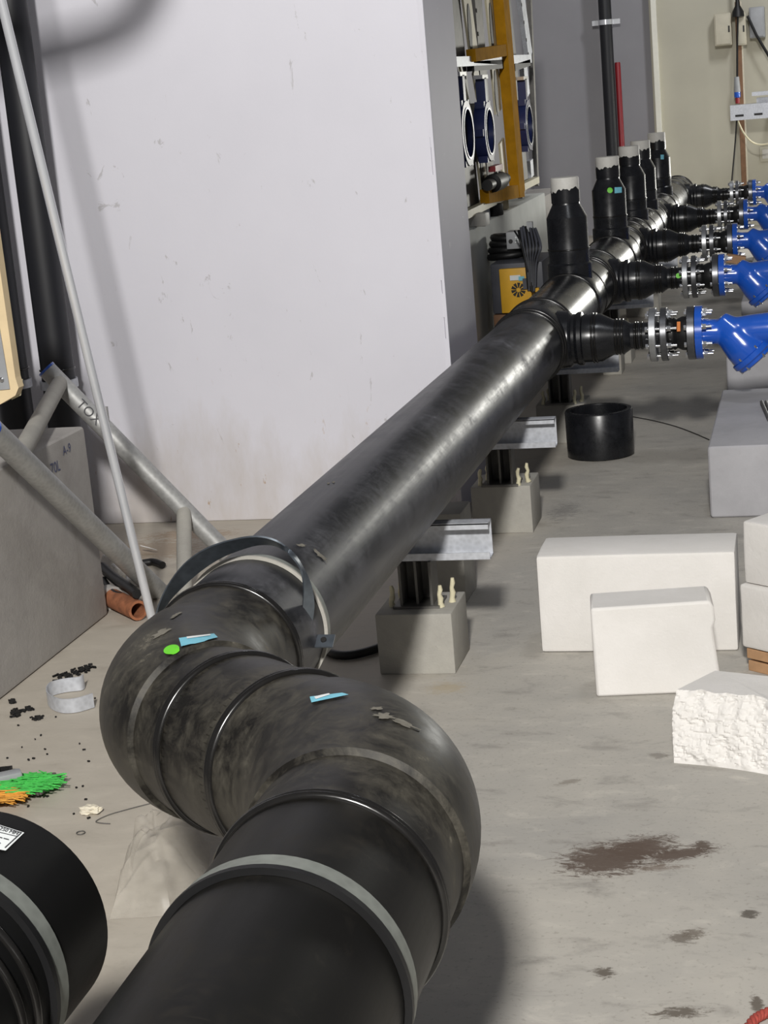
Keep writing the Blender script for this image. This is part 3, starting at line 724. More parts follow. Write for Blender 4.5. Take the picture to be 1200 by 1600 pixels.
tag(broken(), 'broken white aerated block with a rough snapped face in front', 'block', 'white aerated concrete blocks')
# ------------------------------------------------------------------ left side: pedestal, risers, frame
pd = thing('concrete_pedestal', 'tall grey concrete pedestal at the left edge with pen marks', 'pedestal', (-2.2, 3.8, 0))
bx = MB().bevel_box((-1.886-.35, 4.243-.55, .262), (.70, 1.10, .524), .012, None, 3).build('pedestal_block', 'conc_dark', pd, 30)
def face_text(body, size, px, py, sc, name):
    c = onx(px, py, -1.884)
    return text_mesh(body, size, lambda x, y: c+Vector((0, x, y)), 'ink_blue', name, pd)
face_text('A-9', .035, 99, 712, 1, 'pen_mark'); face_text('70L', .04, 80, 742, 1, 'pen_mark')
def vpipe(px, py, Y, r, label, z0=0.0):
    c = ony(px, py, Y); t = thing('riser_pipe', label, 'pipe', (c.x, Y, 0), 'black risers at the left')
    MB().lathe((c.x, Y, 0), (0, 0, 1), [(z0, r), (3.1, r)], 40).build('pipe_wall', 'pipe_wall', t, 40)
    MB().ringshape((c.x, Y, 0), (0, 0, 1), [(.50, r+.001), (.50, r+.007), (.527, r+.007), (.527, r+.001)], 40).build('clamp_ring', 'galv', t, 40)
    MB().torus((c.x, Y, .56), (0, 0, 1), r+.001, .0035, 40, 8).build('weld_bead', 'bead', t, 60)
    return t
vpipe(87.5, 560, 5.06, .0525, 'thick black vertical pipe right beside the white wall at upper left')
vpipe(14, 560, 5.1, .055, 'black vertical pipe behind the beige edged panel at far left')
LN = Vector((.24, -2.8, 4.0)); arc = [LN+(ony(x, y, WY)-LN)*.78 for x, y in ((0, 98), (50, 88), (105, 76), (160, 60), (205, 34), (232, -8), (246, -70), (250, -150))]  # unseen loop added overhead, bent so it casts the soft arc shadow on the wall
arc = [arc[0]+Vector((-.50, .1, 1.5)), arc[0]+Vector((-.48, .1, .6)), arc[0]+Vector((-.25, .04, .10))]+arc+[arc[-1]+Vector((.02, 0, .5)), arc[-1]+Vector((.02, 0, 1.2))]
tag(MB().tube(smoothline(arc), .045, 16).build('shadow_hose', 'rubber', None, 60), 'added unseen black hose loop above the tube frame, casting the curved wall shadow', 'hose')
# beige-edged panel
PY = 3.83
out = [(-260, 330), (-13, 330), (24, 590), (29, 606), (24, 618), (0, 632), (-30, 645), (-260, 740)]
pn = thing('wall_panel', 'grey panel with beige edge strip at the left border', 'panel', ony(-60, 640, PY))
MB().prism([ony(x, y, PY) for x, y in out], (0, .03, 0)).build('edge_strip', 'beige', pn, 0)
inn = [(-260, 340), (-30, 340), (12, 590), (15, 608), (-30, 612), (-260, 640)]
pf = MB().prism([ony(x, y, PY-.004) for x, y in inn], (0, .003, 0)).build('face_plate', 'panel', pn, 0)
sp = ony(3, 593, PY-.005); MB().lathe(sp, (0, -1, 0), [(0, .006), (.003, .006), (.005, .003)], 12).build('screw', 'chrome', pf, 0)
MB().prism([ony(x, y, PY+.031) for x, y in ((20, 590), (35, 593), (32, 618), (18, 625))], (0, .004, 0)).build('tape_flap', 'foam', pn, 0)
for px_ in (-120, -40):
    q = ony(px_, 660, PY+.015); MB().box((q.x, q.y, (q.z+.524)/2), (.03, .02, max(.02, q.z-.524))).build('foot', 'galv_dull', pn, 0)
# ladder-like tube frame
XA, XB = -2.05, -1.80
fr = thing('tube_frame', 'welded frame of dull galvanised tubes leaning by the pedestal', 'frame', (-1.9, 4.4, 0))
A0, A1 = ony(72, 576, 4.66), onz(356, 866, .03)
B0, B1 = onx(-18, 668, XB), onx(262, 938, XB)
def capped(p, q, r, cap=True):
    t = MB().tube([p, q], r, 24).build('tube', 'galv_dull', fr, 40)
    if cap:
        d = (p-q).normalized(); MB().ringshape(p-d*.006, d, [(0, r-.004), (0, r+.0006), (.007, r+.0006), (.007, r-.004)], 24).build('end_rim', 'blue', t, 40); MB().lathe(p, d, [(0, r-.003), (.001, r-.003)], 24).build('bore', 'dark', t, 0)
    return t
ta = capped(A0, A1, .0275); tb = capped(B0, B1, .0285)
def on_line(p, q, x):      # point of line p-q closest to pixel column
    best = None
    for k in range(201):
        t = p.lerp(q, k/200); d = t-CAM; px = 600+F*d.dot(RT)/d.dot(FWD)
        if best is None or abs(px-x) < best[0]: best = (abs(px-x), t)
    return best[1]
MB().tube([on_line(A0, A1, 94), on_line(B0, B1, 30)], .023, 20).build('cross_tube', 'galv_warm', fr, 40) if 'galv_warm' in M else MB().tube([on_line(A0, A1, 94), on_line(B0, B1, 30)], .023, 20).build('cross_tube', 'conc', fr, 40)
c2a = on_line(A0, A1, 287); c2b = onz(287, 925, .03)
MB().tube([c2a, Vector((c2b.x, c2b.y, .01))], .022, 20).build('cross_tube', 'conc', fr, 40)
pc = on_line(A0, A1, 138); MB().box(pc+Vector((.05, 0, -.012)), (.02, .012, .05)).build('bracket', 'galv_dull', fr, 0)
tA = (A1-A0).normalized(); nA = (CAM-pc); nA = (nA-tA*nA.dot(tA)).normalized(); sA = tA.cross(nA)
text_mesh('TOX', .04, lambda x, y: pc-tA*.04+tA*x*1.0-sA*(y-.012)*(1 if sA.z < 0 else -1)+nA*.0285, 'ink', 'pen_mark', fr)
# thin shiny conduit
foot = onz(237, 966, .012); topp = foot+(ony(-8, -40, 4.0)-foot)*1.5
tag(MB().tube([foot, topp], .0118, 20).build('conduit', 'galv_bright', None, 40), 'thin shiny metal conduit leaning diagonally at the left', 'tube')
# floor clutter behind the frame
t = thing('rusty_pipe', 'short rusty pipe on the floor beside the pedestal', 'pipe', onz(200, 950))
a, b = onz(172, 933, .03), onz(216, 954, .03); d = (b-a).normalized()
MB().ringshape(a, d, [(0, .020), (0, .027), ((b-a).length, .027), ((b-a).length, .020)], 24).build('pipe_barrel', 'rust', t, 40)
MB().ringshape(a, d, [(-.01, .02), (-.01, .034), (.02, .034), (.02, .02)], 24).build('collar', 'conc_dark', t, 40)
for i, (pp_, r) in enumerate((([(160, 885), (180, 903), (198, 915), (214, 928)], .013), ([(165, 895), (185, 912), (202, 922), (213, 932)], .010), ([(222, 880), (240, 878), (254, 883)], .011), ([(162, 905), (176, 925), (190, 930)], .008))):
    z = (.075, .06, .012, .05)[i]
    tag(MB().tube(smoothline([onz(x, y, z) for x, y in pp_]), r, 10).build('hose', 'rubber', None, 60), ['upper black hose draped beside the pedestal', 'lower black hose above the rusty pipe', 'short black hose piece on the floor by the wall', 'thin hose end tucked against the pedestal foot'][i], 'hose')
rr = random.Random(9)
for i, (x, y) in enumerate(((173, 873), (188, 888), (210, 905), (232, 856))):
    c = onz(x, y, .02); R = Matrix.Rotation(rr.uniform(0, 3), 3, 'Z') @ Matrix.Rotation(.4, 3, 'X')
    tag(MB().bevel_box(c, (.05, .035, .03 if i < 3 else .004), .003, R, 1, .006, 1).build('rubble_piece', 'aac', None, 20), ['pale rubble lump touching the pedestal', 'pale rubble lump between hose and tube', 'small pale rubble lump under the hoses', 'flat pale flake near the wall foot'][i], 'rubble')
# ------------------------------------------------------------------ left floor litter
sp = [(146, 1100), (118, 1108), (92, 1108), (75, 1098), (78, 1084), (100, 1077), (125, 1074), (131, 1070)]
tag(MB().strip(smoothline([onz(x, y-6, .019)+Vector((0, 0, 0)) for x, y in sp]), (0, 0, .034), .0025).build('metal_strap', 'galv', None, 40), 'curled galvanised metal strap lying on the floor left of the bends', 'strap')
rr = random.Random(12)
LIT = [(115, 1050, 36, 7, -.3), (90, 1066, 10, 4, 0), (25, 1113, 16, 6, -.2), (45, 1108, 6, 3, 0), (58, 1122, 8, 3, -.2), (18, 1095, 5, 4, 0)]
for i, (x, y, w, h, ro) in enumerate(LIT):
    mb = MB()
    for k in range(int(w*1.6)+6):
        u, v_ = rr.gauss(0, .45)*w, rr.gauss(0, .4)*h
        c = onz(x+u*math.cos(ro)-v_*math.sin(ro), y+u*math.sin(ro)+v_*math.cos(ro), .003)
        mb.box(c, (rr.uniform(.004, .016), rr.uniform(.002, .006), rr.uniform(.003, .006)), Matrix.Rotation(rr.uniform(0, 3), 3, 'Z'))
    ob = mb.build('shavings', 'rubber', None, 0); ob['kind'] = 'stuff'
    tag(ob, ['dark curled plastic shavings beyond the metal strap', 'small dark shavings just left of the metal strap', 'clump of dark shavings at the left edge', 'few dark crumbs left of the strap', 'short dark crumbs below the strap', 'tiny dark crumbs by the pedestal foot'][i], 'shavings')
mb = MB()
for k in range(34):
    c = onz(rr.uniform(-10, 150), rr.uniform(1090, 1280), .002); mb.box(c, (rr.uniform(.002, .007), rr.uniform(.002, .004), .003), Matrix.Rotation(rr.uniform(0, 3), 3, 'Z'))
ob = mb.build('crumbs', 'rubber', None, 0); ob['kind'] = 'stuff'; tag(ob, 'scattered tiny dark crumbs on the pale floor at left', 'debris')
# broom head
br = thing('broom_head', 'green and amber bristle broom head on the floor at the left edge', 'broom', onz(20, 1235))
def bristles(poly, n, mat, name, seed, rot):
    rr = random.Random(seed); mb = MB()
    xs = [p[0] for p in poly]; ys = [p[1] for p in poly]
    def inside(x, y):
        c = False
        for i in range(len(poly)):
            x1, y1 = poly[i]; x2, y2 = poly[i-1]
            if (y1 > y) != (y2 > y) and x < (x2-x1)*(y-y1)/(y2-y1)+x1: c = not c
        return c
    k = 0
    while k < n:
        x, y = rr.uniform(min(xs), max(xs)), rr.uniform(min(ys), max(ys))
        if not inside(x, y): continue
        k += 1; z = rr.uniform(.006, .028); c = onz(x, y, z); a = rot+rr.gauss(0, .25); L = rr.uniform(.025, .06)
        d = Vector((math.cos(a), math.sin(a), rr.uniform(-.25, .1)))
        p, q = c-d*L/2, c+d*L/2; p.z = max(p.z, .002); q.z = max(q.z, .002)
        mb.tube([p, c+Vector((0, 0, .002)), q], .0012, 4)
    ob = mb.build(name, mat, br, 0); ob['kind'] = 'stuff'; return ob
bristles([(10, 1222), (45, 1210), (88, 1212), (84, 1224), (60, 1234), (30, 1240), (0, 1232)], 620, 'green_fibre', 'green_bristles', 1, .35)
bristles([(-30, 1226), (0, 1228), (34, 1234), (30, 1244), (12, 1252), (-30, 1256)], 520, 'yellow_fibre', 'amber_bristles', 2, .35)
MB().bevel_box(onz(-4, 1221, .022), (.10, .03, .03), .006, Matrix.Rotation(.6, 3, 'Z')).build('head_block', 'panel', br, 30)
mb = MB(); rr = random.Random(5)
for (x, y, s) in ((53, 1233, 10), (88, 1215, 6), (62, 1236, 6), (12, 1224, 5)):
    for k in range(16):
        c = onz(x+rr.gauss(0, s*.5), y+rr.gauss(0, s*.3), rr.uniform(.004, .02)); mb.box(c, (.008, .004, .005), Matrix.Rotation(rr.uniform(0, 3), 3, 'Z'))
ob = mb.build('dirt_clumps', 'brass', br, 0)
tag(MB().strip([onz(x, y, .012) for x, y in ((-20, 1212), (0, 1203), (18, 1201), (16, 1208), (0, 1213), (-20, 1222))], (0, 0, .012), .006).build('plastic_clip', 'rubber', None, 0), 'black plastic clip beyond the broom head', 'clip')
def crumple(c, sx, sy, sz, seed):
    bm = bmesh.new(); bmesh.ops.create_icosphere(bm, subdivisions=3, radius=1); bm.verts.index_update(); vs = []
    for v in bm.verts:
        k = 1+.45*noise.noise(v.co*2.2+Vector((seed, 0, 0)))+.3*noise.noise(v.co*5+Vector((seed, 3, 0)))
        vs.append(Vector(c)+Vector((v.co.x*sx*k, v.co.y*sy*k, max(-.9, v.co.z*k)*sz)))
    fs = [tuple(v.index for v in f.verts) for f in bm.faces]; bm.free(); return MB().add(vs, fs)
tag(crumple(onz(141, 1265, .008), .021, .014, .009, 4).build('paper_scrap', 'paper', None, 15), 'crumpled pale paper scrap on the floor', 'paper')
tag(MB().tube(smoothline([onz(x, y, .002) for x, y in ((240, 1254), (205, 1263), (170, 1273), (150, 1283), (158, 1286), (172, 1287))]), .0011, 6).build('wire', 'grey_steel', None, 60), 'thin bent wire on the floor by the paper scrap', 'wire')
tag(MB().torus(onz(126, 1301, .003), (0, 0, 1), .008, .001, 20, 6).build('wire_ring', 'grey_steel', None, 60), 'small loop of thin wire on the floor', 'wire')
# plastic bag
def bag():
    outl = [(172, 1438), (180, 1405), (196, 1388), (206, 1370), (203, 1337), (240, 1318), (247, 1297), (275, 1290), (305, 1296), (330, 1320), (325, 1370), (300, 1400), (268, 1432), (230, 1435)]
    zs = .0
    P = [onz(x, y, 0) for x, y in outl]; c = sum(P, Vector())/len(P); vs = []; fs = []; K = len(P)*4; rings = 12
    Q = []
    for i in range(len(P)):
        for k in range(4): Q.append(P[i].lerp(P[(i+1) % len(P)], k/4))
    for j in range(rings+1):
        f = j/rings
        for i, q in enumerate(Q):
            p = c.lerp(q, 1-f*.999); h = .115*math.sin(min(1, f*1.35)*math.pi/2)
            nz = noise.noise(p*16)*.03+noise.noise(p*38)*.016+abs(noise.noise(p*26+Vector((5, 0, 0))))*.02
            vs.append(Vector((p.x, p.y, max(.002, h*(.75+.0*f)+nz*min(1, f*4)))))
    n = len(Q)
    for j in range(rings):
        for i in range(n): i2 = (i+1) % n; fs.append((j*n+i, j*n+i2, (j+1)*n+i2, (j+1)*n+i))
    return MB().add(vs, fs).build('plastic_bag', 'plastic', None, 50)
tag(bag(), 'crumpled clear plastic bag on the floor beside the foreground pipe', 'bag')
c = onz(300, 1352, .0); tag(MB().bevel_box(Vector((-.80, 2.09, .06)), (.16, .10, .12), .004, Matrix.Rotation(.5, 3, 'Z')).build('cardboard_box', 'card', None, 0), 'brown cardboard box half hidden behind the plastic bag', 'box')
tag(MB().tube(smoothline([onz(x, y, .003) for x, y in ((988, 651), (1020, 657), (1055, 666), (1085, 677), (1108, 687))]), .0018, 6).build('wire', 'rubber', None, 60), 'thin black wire on the floor between cut ring and grey pad', 'wire')
# red rope, lower right
rp = smoothline([onz(x, y, .009) for x, y in ((1165, 1612), (1176, 1596), (1188, 1587), (1206, 1580), (1225, 1578))], 10)
mb = MB()
for s in (0, 2.09, 4.19):
    pts = []
    for k, p in enumerate(rp):
        d = (rp[min(k+1, len(rp)-1)]-rp[max(k-1, 0)]).normalized(); u = d.cross(Vector((0, 0, 1))).normalized(); a = k*.55+s
        pts.append(p+(u*math.cos(a)+Vector((0, 0, 1))*math.sin(a))*.0035)
    mb.tube(pts, .0042, 8)
tag(mb.build('rope', 'rope', None, 60), 'twisted red rope at the lower right corner', 'rope')
# ------------------------------------------------------------------ recess: kerb, rack, machine
KX = -1.70
k0, k1 = onx(729, 361, KX), onx(841, 307, KX); kz = (k0.z+k1.z)/2
tag(MB().bevel_box((KX-.28, (k1.y+.3+6.0)/2, kz/2), (.56, k1.y+.3-6.0, kz), .01).build('concrete_kerb', 'kerb', None, 30), 'pale rendered upstand carrying the equipment rack', 'upstand')
tag(MB().bevel_box((KX-.24, k1.y+.9, kz/2-.02), (.40, 1.1, kz-.04), .01).build('grey_upstand', 'conc_dark', None, 30), 'grey block just behind the pale upstand', 'block')
RX = -1.77
rk = thing('equipment_rack', 'tall rack of steel channels and ochre angle frame standing on the pale upstand', 'rack', onx(790, 300, RX))
def bar(p, q, w, mat, name, depth=.03, parent=rk, X=RX):
    a, b = onx(*p, X), onx(*q, X); b.z = max(b.z, kz+.03); t = (b-a).normalized(); s = Vector((1, 0, 0)).cross(t).normalized()*w/2
    return MB().prism([a-s+Vector((-depth/2, 0, 0)), a+s+Vector((-depth/2, 0, 0)), b+s+Vector((-depth/2, 0, 0)), b-s+Vector((-depth/2, 0, 0))], (depth, 0, 0)).build(name, mat, parent, 0)
def holes(p, q, fr_, parent, X=RX+.017, r=.012):
    for f in fr_:
        c = onx(p[0]+(q[0]-p[0])*f, p[1]+(q[1]-p[1])*f, X); MB().lathe(c, (1, 0, 0), [(0, r), (.003, r)], 10).build('hole', 'dark', parent, 0)
for (p, q, w, mat, fr_) in (((703, -20), (738, 345), .34, 'grey_steel', ()), ((742, -20), (768, 345), .22, 'grey_steel', (.1, .2, .3, .45)), ((786, -20), (818, 300), .30, 'grey_steel', ()), ((811, -20), (826, 90), .16, 'galv', (.25, .5, .75, .95)), ((817, 100), (822, 150), .15, 'galv', (.2, .8)), ((827, 250), (829, 276), .12, 'galv', (.7,)), ((826, -20), (838, 290), .06, 'grey_steel', ())):
    b = bar(p, q, w, mat, 'strut_channel', .03); holes(p, q, fr_, b)
for (p, q, w) in (((726, -20), (740, 85), .22), ((741, 105), (748, 145), .14), ((762, -20), (772, 78), .24), ((771, 98), (778, 175), .20), ((783, 220), (790, 290), .16), ((748, 230), (758, 310), .2), ((774, 92), (800, 240), .02), ((717, 95), (738, 190), .03), ((793, 60), (812, 300), .03)):
    b = bar(p, q, w, 'cream', 'cream_sheet', .012, rk, RX+.03)
    if w > .19 and abs(q[1]-p[1]) > 60:
        m = ((p[0]+q[0])/2+.8, p[1]+(q[1]-p[1])*.62)
        c = onx(*m, RX+.037); pts = [c+Vector((0, .05*math.sin(a)*1.0, .13*math.cos(a))) for a in [2*math.pi*k/16 for k in range(16)]]
        MB().prism(pts, (.003, 0, 0)).build('leaf_slot', 'dark', b, 0)
YXR = RX+.07
for (p, q, w) in (((781, -20), (809, 303), .2), ):
    y1 = bar(p, q, w, 'yellow', 'yellow_post', .06, rk, YXR)
for (p, q, w) in (((736, 87), (790, 78), .065), ((757, 307), (813, 298), .075)):
    b = bar(p, q, w, 'yellow', 'yellow_rail', .05, rk, YXR)
for (p, q, w, mat) in (((706, 97), (826, 92), .05, 'galv'), ((722, 338), (838, 281), .04, 'cream'), ((735, 104), (785, 100), .05, 'dark'), ((800, 106), (824, 98), .04, 'dark')):
    bar(p, q, w, mat, 'cross_rail', .04, rk, RX+.05)
for i, (x, y, r) in enumerate(((723, 203, .16), (757, 200, .155), (820, 190, .15))):
    X_ = RX+.09; c = onx(x, y+6, X_); ax = Vector((1, .0, 0))
    t = thing('ring_clamp', ['dark blue ring clamp half hidden by the wall corner', 'dark blue ring clamp in the middle of the rack', 'dark blue ring clamp at the right side of the rack'][i], 'clamp', c, 'blue ring clamps on the rack')
    MB().ringshape(c, ax, [(-.03, r*.78), (-.03, r), (.03, r), (.03, r*.78)], 32).build('ring', 'blue_dark', t, 30)
    MB().ringshape(c, ax, [(.028, r*.74), (.028, r*.80), (.034, r*.80), (.034, r*.74)], 32).build('chrome_rim', 'flange', t, 30)
    MB().lathe(c, ax, [(-.01, r*.79), (.0, r*.79)], 28).build('disc', 'dark', t, 0)
    MB().box(c+Vector((0, 0, r+.06)), (.05, .06, .13)).build('neck', 'blue_dark', t, 0)
    MB().box(c+Vector((0, 0, r+.13)), (.05, .17, .02)).build('bracket', 'chrome', t, 0)
    for k in range(6):
        a = 2*math.pi*k/6; MB().box(c+Vector((0, math.cos(a), math.sin(a)))*(r+.008), (.05, .035, .035)).build('lug', 'blue_dark', t, 0)
    MB().lathe(c+Vector((-.05, -r-.03, 0)), (0, 1, 0), [(0, .012), (.06, .012)], 8).build('bolt', 'chrome', t, 0)
    MB().box(c+Vector((-.05, 0, 0)), (.04, .02, 1.98*r)).build('bracket', 'grey_steel', t, 0)
vv = thing('hand_valve', 'small valve with red handle low on the rack', 'valve', onx(776, 278, RX+.1))
c = onx(776, 284, RX+.1); MB().lathe(c-Vector((0, .3, 0)), (0, 1, 0), [(0, .03), (.15, .03), (.16, .05), (.42, .05), (.43, .03), (.6, .03)], 16).build('valve_body', 'rubber', vv, 30)
MB().box(c+Vector((0, 0, .075)), (.04, .24, .03)).build('handle', 'red', vv, 0); MB().box(c+Vector((0, 0, .05)), (.02, .02, .05)).build('stem', 'chrome', vv, 0)
for i, (x, y, w, m) in enumerate(((733, 345, .16, 'rubber'), (745, 338, .14, 'galv'), (760, 334, .12, 'rubber'), (740, 350, .1, 'cap'), (752, 327, .2, 'cream'))):
    c = onz(x, y+4, kz); tag(MB().bevel_box((c.x, c.y, kz+.035), (.09, w*1.6, .07), .012, Matrix.Rotation(i*.5, 3, 'Z')).build('pipe_fitting', m, None, 40), ['black fitting lying on the upstand next to the wall corner', 'zinc fitting lying on the upstand', 'black fitting under the ochre rail', 'cream plastic fitting on the upstand edge', 'cream plate lying under the rack'][i], 'fitting')
# machine on timber
MY = 9.0
m0, m1 = ony(779, 421, MY), ony(836, 490, MY)
mc = thing('welding_machine', 'yellow fronted pipe welding machine behind the header', 'machine', (-1.5, MY+.3, 0))
zt = m0.z; zb = ony(785, 490, MY).z
MB().bevel_box(((m0.x+m1.x)/2-.0, MY+.28, (zt+zb)/2+.01), (m1.x-m0.x+.1, .5, zt-zb+.03), .01).build('housing', 'machine', mc, 30)
fp = MB().bevel_box(((m0.x+m1.x)/2, MY+.02, (zt+zb)/2), (m1.x-m0.x, .03, zt-zb), .006).build('front_panel', 'yellow_machine', mc, 30)
fc = ony(810, 453, MY-.0)
for k in range(10):
    a0_ = 2*math.pi*k/10; pts = []
    for rr_, a in ((.012, a0_), (.038, a0_), (.038, a0_+.42), (.012, a0_+.42)): pts.append(fc+Vector((rr_*math.cos(a), 0, rr_*math.sin(a))))
    MB().prism(pts, (0, .004, 0)).build('fan_slot', 'dark', fp, 0)
for r_ in (.020, .029): pass
lab(MB().box(ony(805, 434, MY)+Vector((0, 0, 0)), (.055, .004, .026)).build('label', 'sticker_white', fp, 0), 'white label')
lab(MB().box(ony(815, 435, MY)+Vector((0, -.004, 0)), (.03, .004, .022)).build('label', 'sticker_blue', fp, 0), 'blue label')
MB().box(ony(821, 440, MY)+Vector((0, -.008, -.01)), (.025, .01, .055)).build('socket', 'machine', fp, 0)
MB().box(ony(829, 450, MY)+Vector((0, -.02, 0)), (.018, .04, zt-zb+.02)).build('corner_post', 'yellow_machine', mc, 0)
MB().box(ony(836, 452, MY)+Vector((0, -.02, 0)), (.05, .03, .02)).build('latch', 'yellow_machine', mc, 0)
cb = thing('control_box', 'grey control box with keypad above the yellow machine', 'control box', ony(805, 388, MY+.2))
ca, cc = ony(790, 363, MY+.2), ony(822, 388, MY+.2); kp = MB().bevel_box(((ca.x+cc.x)/2, MY+.26, (ca.z+cc.z)/2), (cc.x-ca.x, .12, ca.z-cc.z), .006).build('case', 'panel', cb, 30)
MB().lathe(ony(798, 377, MY+.197), (0, -1, 0), [(0, .011), (.006, .011)], 12).build('knob', 'dark', kp, 30)
for r_ in range(3):
    for q_ in range(3):
        MB().box(ony(806+q_*3.3, 371+r_*3.6, MY+.197), (.008, .004, .009)).build('key', 'sticker_white', kp, 0)
hz = zt+.03
MB().box(((ca.x+cc.x)/2, MY+.3, (cc.z+zt)/2), (.05, .05, cc.z-zt)).build('stand', 'dark', cb, 0)
# coil of black hose on machine
cx = ony(775, 405, MY+.35); mb = MB()
for k in range(4): mb.torus(Vector((cx.x+.08, MY+.36, zt+.04+.03*k)), (0.05*k-.08, .04, 1), .11-.008*k, .02, 32, 8)
tag(mb.build('hose_coil', 'rubber', None, 60), 'coil of black hose lying on the yellow machine', 'hose')
t = thing('cable_bundle', 'bundle of dark cables hanging beside the control box', 'cable', ony(830, 440, MY-.05))
rr = random.Random(21)
for k in range(12):
    x0 = 812+k*2.2; p0 = ony(x0+rr.uniform(-2, 2), 358+rr.uniform(-4, 6), MY+.05); p1 = ony(816+k*2.6, 385, MY-.03-.004*k); p2 = ony(822+k*1.4, 410, MY-.05); p3 = ony(826+k*.9, 440+rr.uniform(0, 18), MY-.05)
    MB().tube(smoothline([p0, p1, p2, p3], 5), .008, 8).build('cable', 'machine' if k % 2 else 'rubber', t, 60)
q = [ony(804, 361, MY-.02), ony(812, 375, MY-.06), ony(818, 395, MY-.06), ony(824, 425, MY-.06)]
MB().tube(smoothline(q, 5), .005, 8).build('cable', 'rubber', t, 60)
MB().box(ony(828, 354, MY+.05), (.03, .03, .05)).build('plug', 'panel', t, 0)
pl = thing('timber_skid', 'brown timber skid under the yellow machine', 'pallet', ((m0.x+m1.x)/2, MY+.25, 0))
for k in range(3): MB().bevel_box(((m0.x+m1.x)/2, MY+.06+k*.2, (zb-.008)/2), (.27, .09, zb-.008), .004).build('beam', 'wood_post', pl, 0)
# ------------------------------------------------------------------ far wall things
FY = 14.9
a, b = ony(947.5, 60, FY), ony(957, 60, FY)
dp = thing('downpipe', 'tall black downpipe against the grey back wall', 'pipe', (a.x, FY, 0))
MB().lathe((a.x, FY, 0), (0, 0, 1), [(0, .052), (3.1, .052)], 28).build('pipe_wall', 'pipe_wall', dp, 40)
z0 = ony(950, 34, FY-.06).z
MB().ringshape((a.x, FY, z0), (0, 0, 1), [(-.02, .053), (-.02, .06), (.02, .06), (.02, .053)], 28).build('bracket_ring', 'galv_bright', dp, 30)
MB().box((a.x, FY+.04, z0), (.23, .006, .04)).build('bracket_plate', 'galv_bright', dp, 0)
r0, r1 = ony(968, 97, FY+.03), ony(972, 235, FY+.03)
t = thing('red_pipe', 'dark red pipe standing beside the black downpipe', 'pipe', (r1.x, FY+.03, 0))
MB().lathe((r1.x, FY+.03, 0), (0, 0, 1), [(0, .024), (r0.z-.01, .024), (r0.z, .02)], 20).build('pipe_wall', 'red', t, 40)
MB().lathe((r1.x, FY+.03, 0), (0, 0, 1), [(0.0, .04), (.012, .04)], 20).build('base_flange', 'red', t, 40)
wp0, wp1 = ony(1156, 0, FY), ony(1164, 280, FY)
w = thing('timber_post', 'brown timber post standing at the back wall', 'post', (wp0.x, FY, 0))
MB().bevel_box((ony(1158, 150, FY).x, FY, .9), (.045, .05, 1.8), .004).build('post', 'wood_post', w, 0)
MB().box((ony(1163, 150, FY).x, FY-.01, .9), (.012, .03, 1.8)).build('pale_edge', 'paper', w, 0)
for i, (x0, y0, x1, y1, m) in enumerate(((1115, 22, 1144, 70, 'box'), (1151, 20, 1167, 70, 'box'), (1170, 12, 1196, 58, 'panel'))):
    p, q = ony(x0, y0, FY-.06+.03*(i == 2)), ony(x1, y1, FY-.06+.03*(i == 2)); t = thing('junction_box', ['cream junction box left of the timber post', 'cream junction box fixed on the timber post', 'dirty grey junction box right of the timber post'][i], 'box', ((p.x+q.x)/2, FY, q.z), 'junction boxes on the back wall')
    bd = MB().bevel_box(((p.x+q.x)/2, (FY-.07+15.0)/2 if i != 1 else FY-.05, (p.z+q.z)/2), (q.x-p.x, (.17 if i != 1 else .05), p.z-q.z), .01, None, 2).build('box_body', m, t, 30)
    MB().bevel_box(((p.x+q.x)/2, FY-.075, (p.z+q.z)/2), (q.x-p.x-.02, .012, p.z-q.z-.02), .005).build('cover', m, t, 30)
    if i < 2: MB().box((q.x-.02, FY-.083, (p.z+q.z)/2), (.012, .006, .05)).build('latch', 'dark', bd, 0)
t = thing('lamp_holder', 'black cable gland and hanging cable above the boxes', 'cable', ony(1155, 20, FY-.1))
g = ony(1153, 22, FY-.11); MB().lathe(g, (0, 0, 1), [(-.02, .05), (.02, .045), (.07, .018), (.13, .015), (.6, .013)], 16).build('gland', 'rubber', t, 40)
MB().tube([g, ony(1152, 60, FY-.1), ony(1152, 122, FY-.1)], .008, 8).build('cable', 'rubber', t, 40)
MB().tube([ony(1168, 25, FY-.11), ony(1182, 55, FY-.12), ony(1204, 92, FY-.13)], .011, 8).build('stay_cable', 'rubber', t, 40)
s = ony(1151, 120, FY-.09); t = thing('cable_connector', 'grey and blue plug connector on the timber post', 'plug', s-Vector((0, 0, .2)))
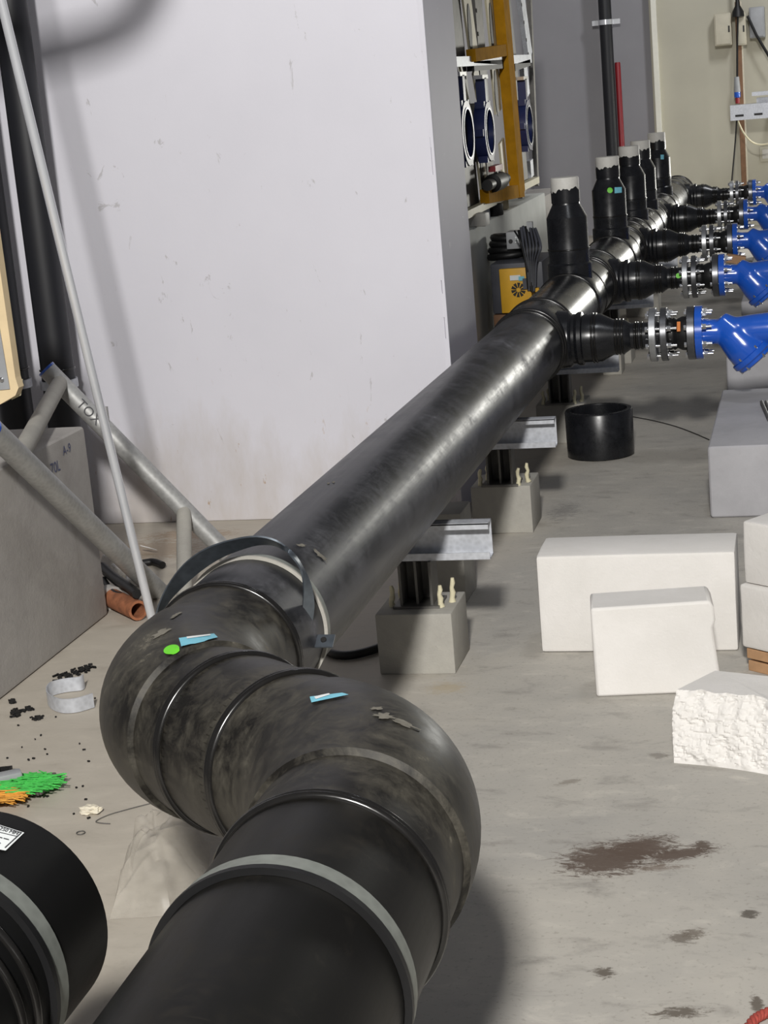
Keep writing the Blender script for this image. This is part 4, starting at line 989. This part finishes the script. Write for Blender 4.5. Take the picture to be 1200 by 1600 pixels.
MB().lathe(s, (0, 0, -1), [(0, .02), (.11, .028), (.13, .024)], 14).build('plug_body', 'panel', t, 40); MB().lathe(s, (0, 0, -1), [(.115, .026), (.16, .026), (.165, .02)], 14).build('plug_collar', 'blue', t, 40); MB().lathe(s, (0, 0, -1), [(.16, .018), (.21, .018)], 12).build('plug_tail', 'red', t, 40)
# slotted cable tray
TY = 14.3
t0 = ony(1141, 176, TY); t = thing('cable_tray', 'slotted galvanised cable tray at the right edge of the back wall', 'tray', t0)
zt_, zb_ = ony(1141, 165, TY).z, ony(1141, 189, TY).z
tr = MB().box((t0.x+.6, TY, (zt_+zb_)/2), (1.2, .006, zt_-zb_)).box((t0.x+.6, TY+.08, zt_-.003), (1.2, .16, .006)).box((t0.x+.7, TY+.16, zt_+.02), (1.0, .006, .04)).build('tray_channel', 'galv', t, 0)
for k in range(5): MB().box((t0.x+.07+k*.145, TY-.004, zb_+.035), (.065, .004, .016)).build('slot', 'dark', tr, 0)
u0 = ony(1175, 147, TY+.1); MB().box((u0.x+.4, TY+.1, u0.z), (.8, .1, .03)).build('tray_lid', 'galv', t, 0)
MB().box((t0.x+.3, TY+.345, zb_+.06), (.04, .69, .03)).build('wall_arm', 'galv', t, 0)
mb = MB().tube(smoothline([ony(x, y, TY+.1) for x, y in ((1151, 188), (1149, 220), (1146, 255), (1142, 298))], 5), .006, 8)
tag(mb.build('cable', 'rubber', None, 60), 'thin black cable hanging below the cable tray', 'cable')
mb = MB().tube(smoothline([ony(x, y, TY+.1) for x, y in ((1153, 189), (1162, 208), (1175, 222), (1190, 226), (1210, 222))], 5), .007, 8)
tag(mb.build('cable', 'cream', None, 60), 'sagging pale yellow cable below the cable tray', 'cable')
p, q = ony(1187, 229, 14.98), ony(1206, 252, 14.98)
wb = thing('wall_socket', 'pale square socket plate on the back wall at the right edge', 'socket', ((p.x+q.x)/2, 14.98, q.z))
MB().bevel_box(((p.x+q.x)/2, 14.99, (p.z+q.z)/2), (q.x-p.x, .03, p.z-q.z), .006).build('plate', 'wall_cream', wb, 30)
MB().bevel_box(((p.x+q.x)/2, 14.972, (p.z+q.z)/2), ((q.x-p.x)*.6, .01, (p.z-q.z)*.6), .003).build('insert', 'cap', wb, 30)
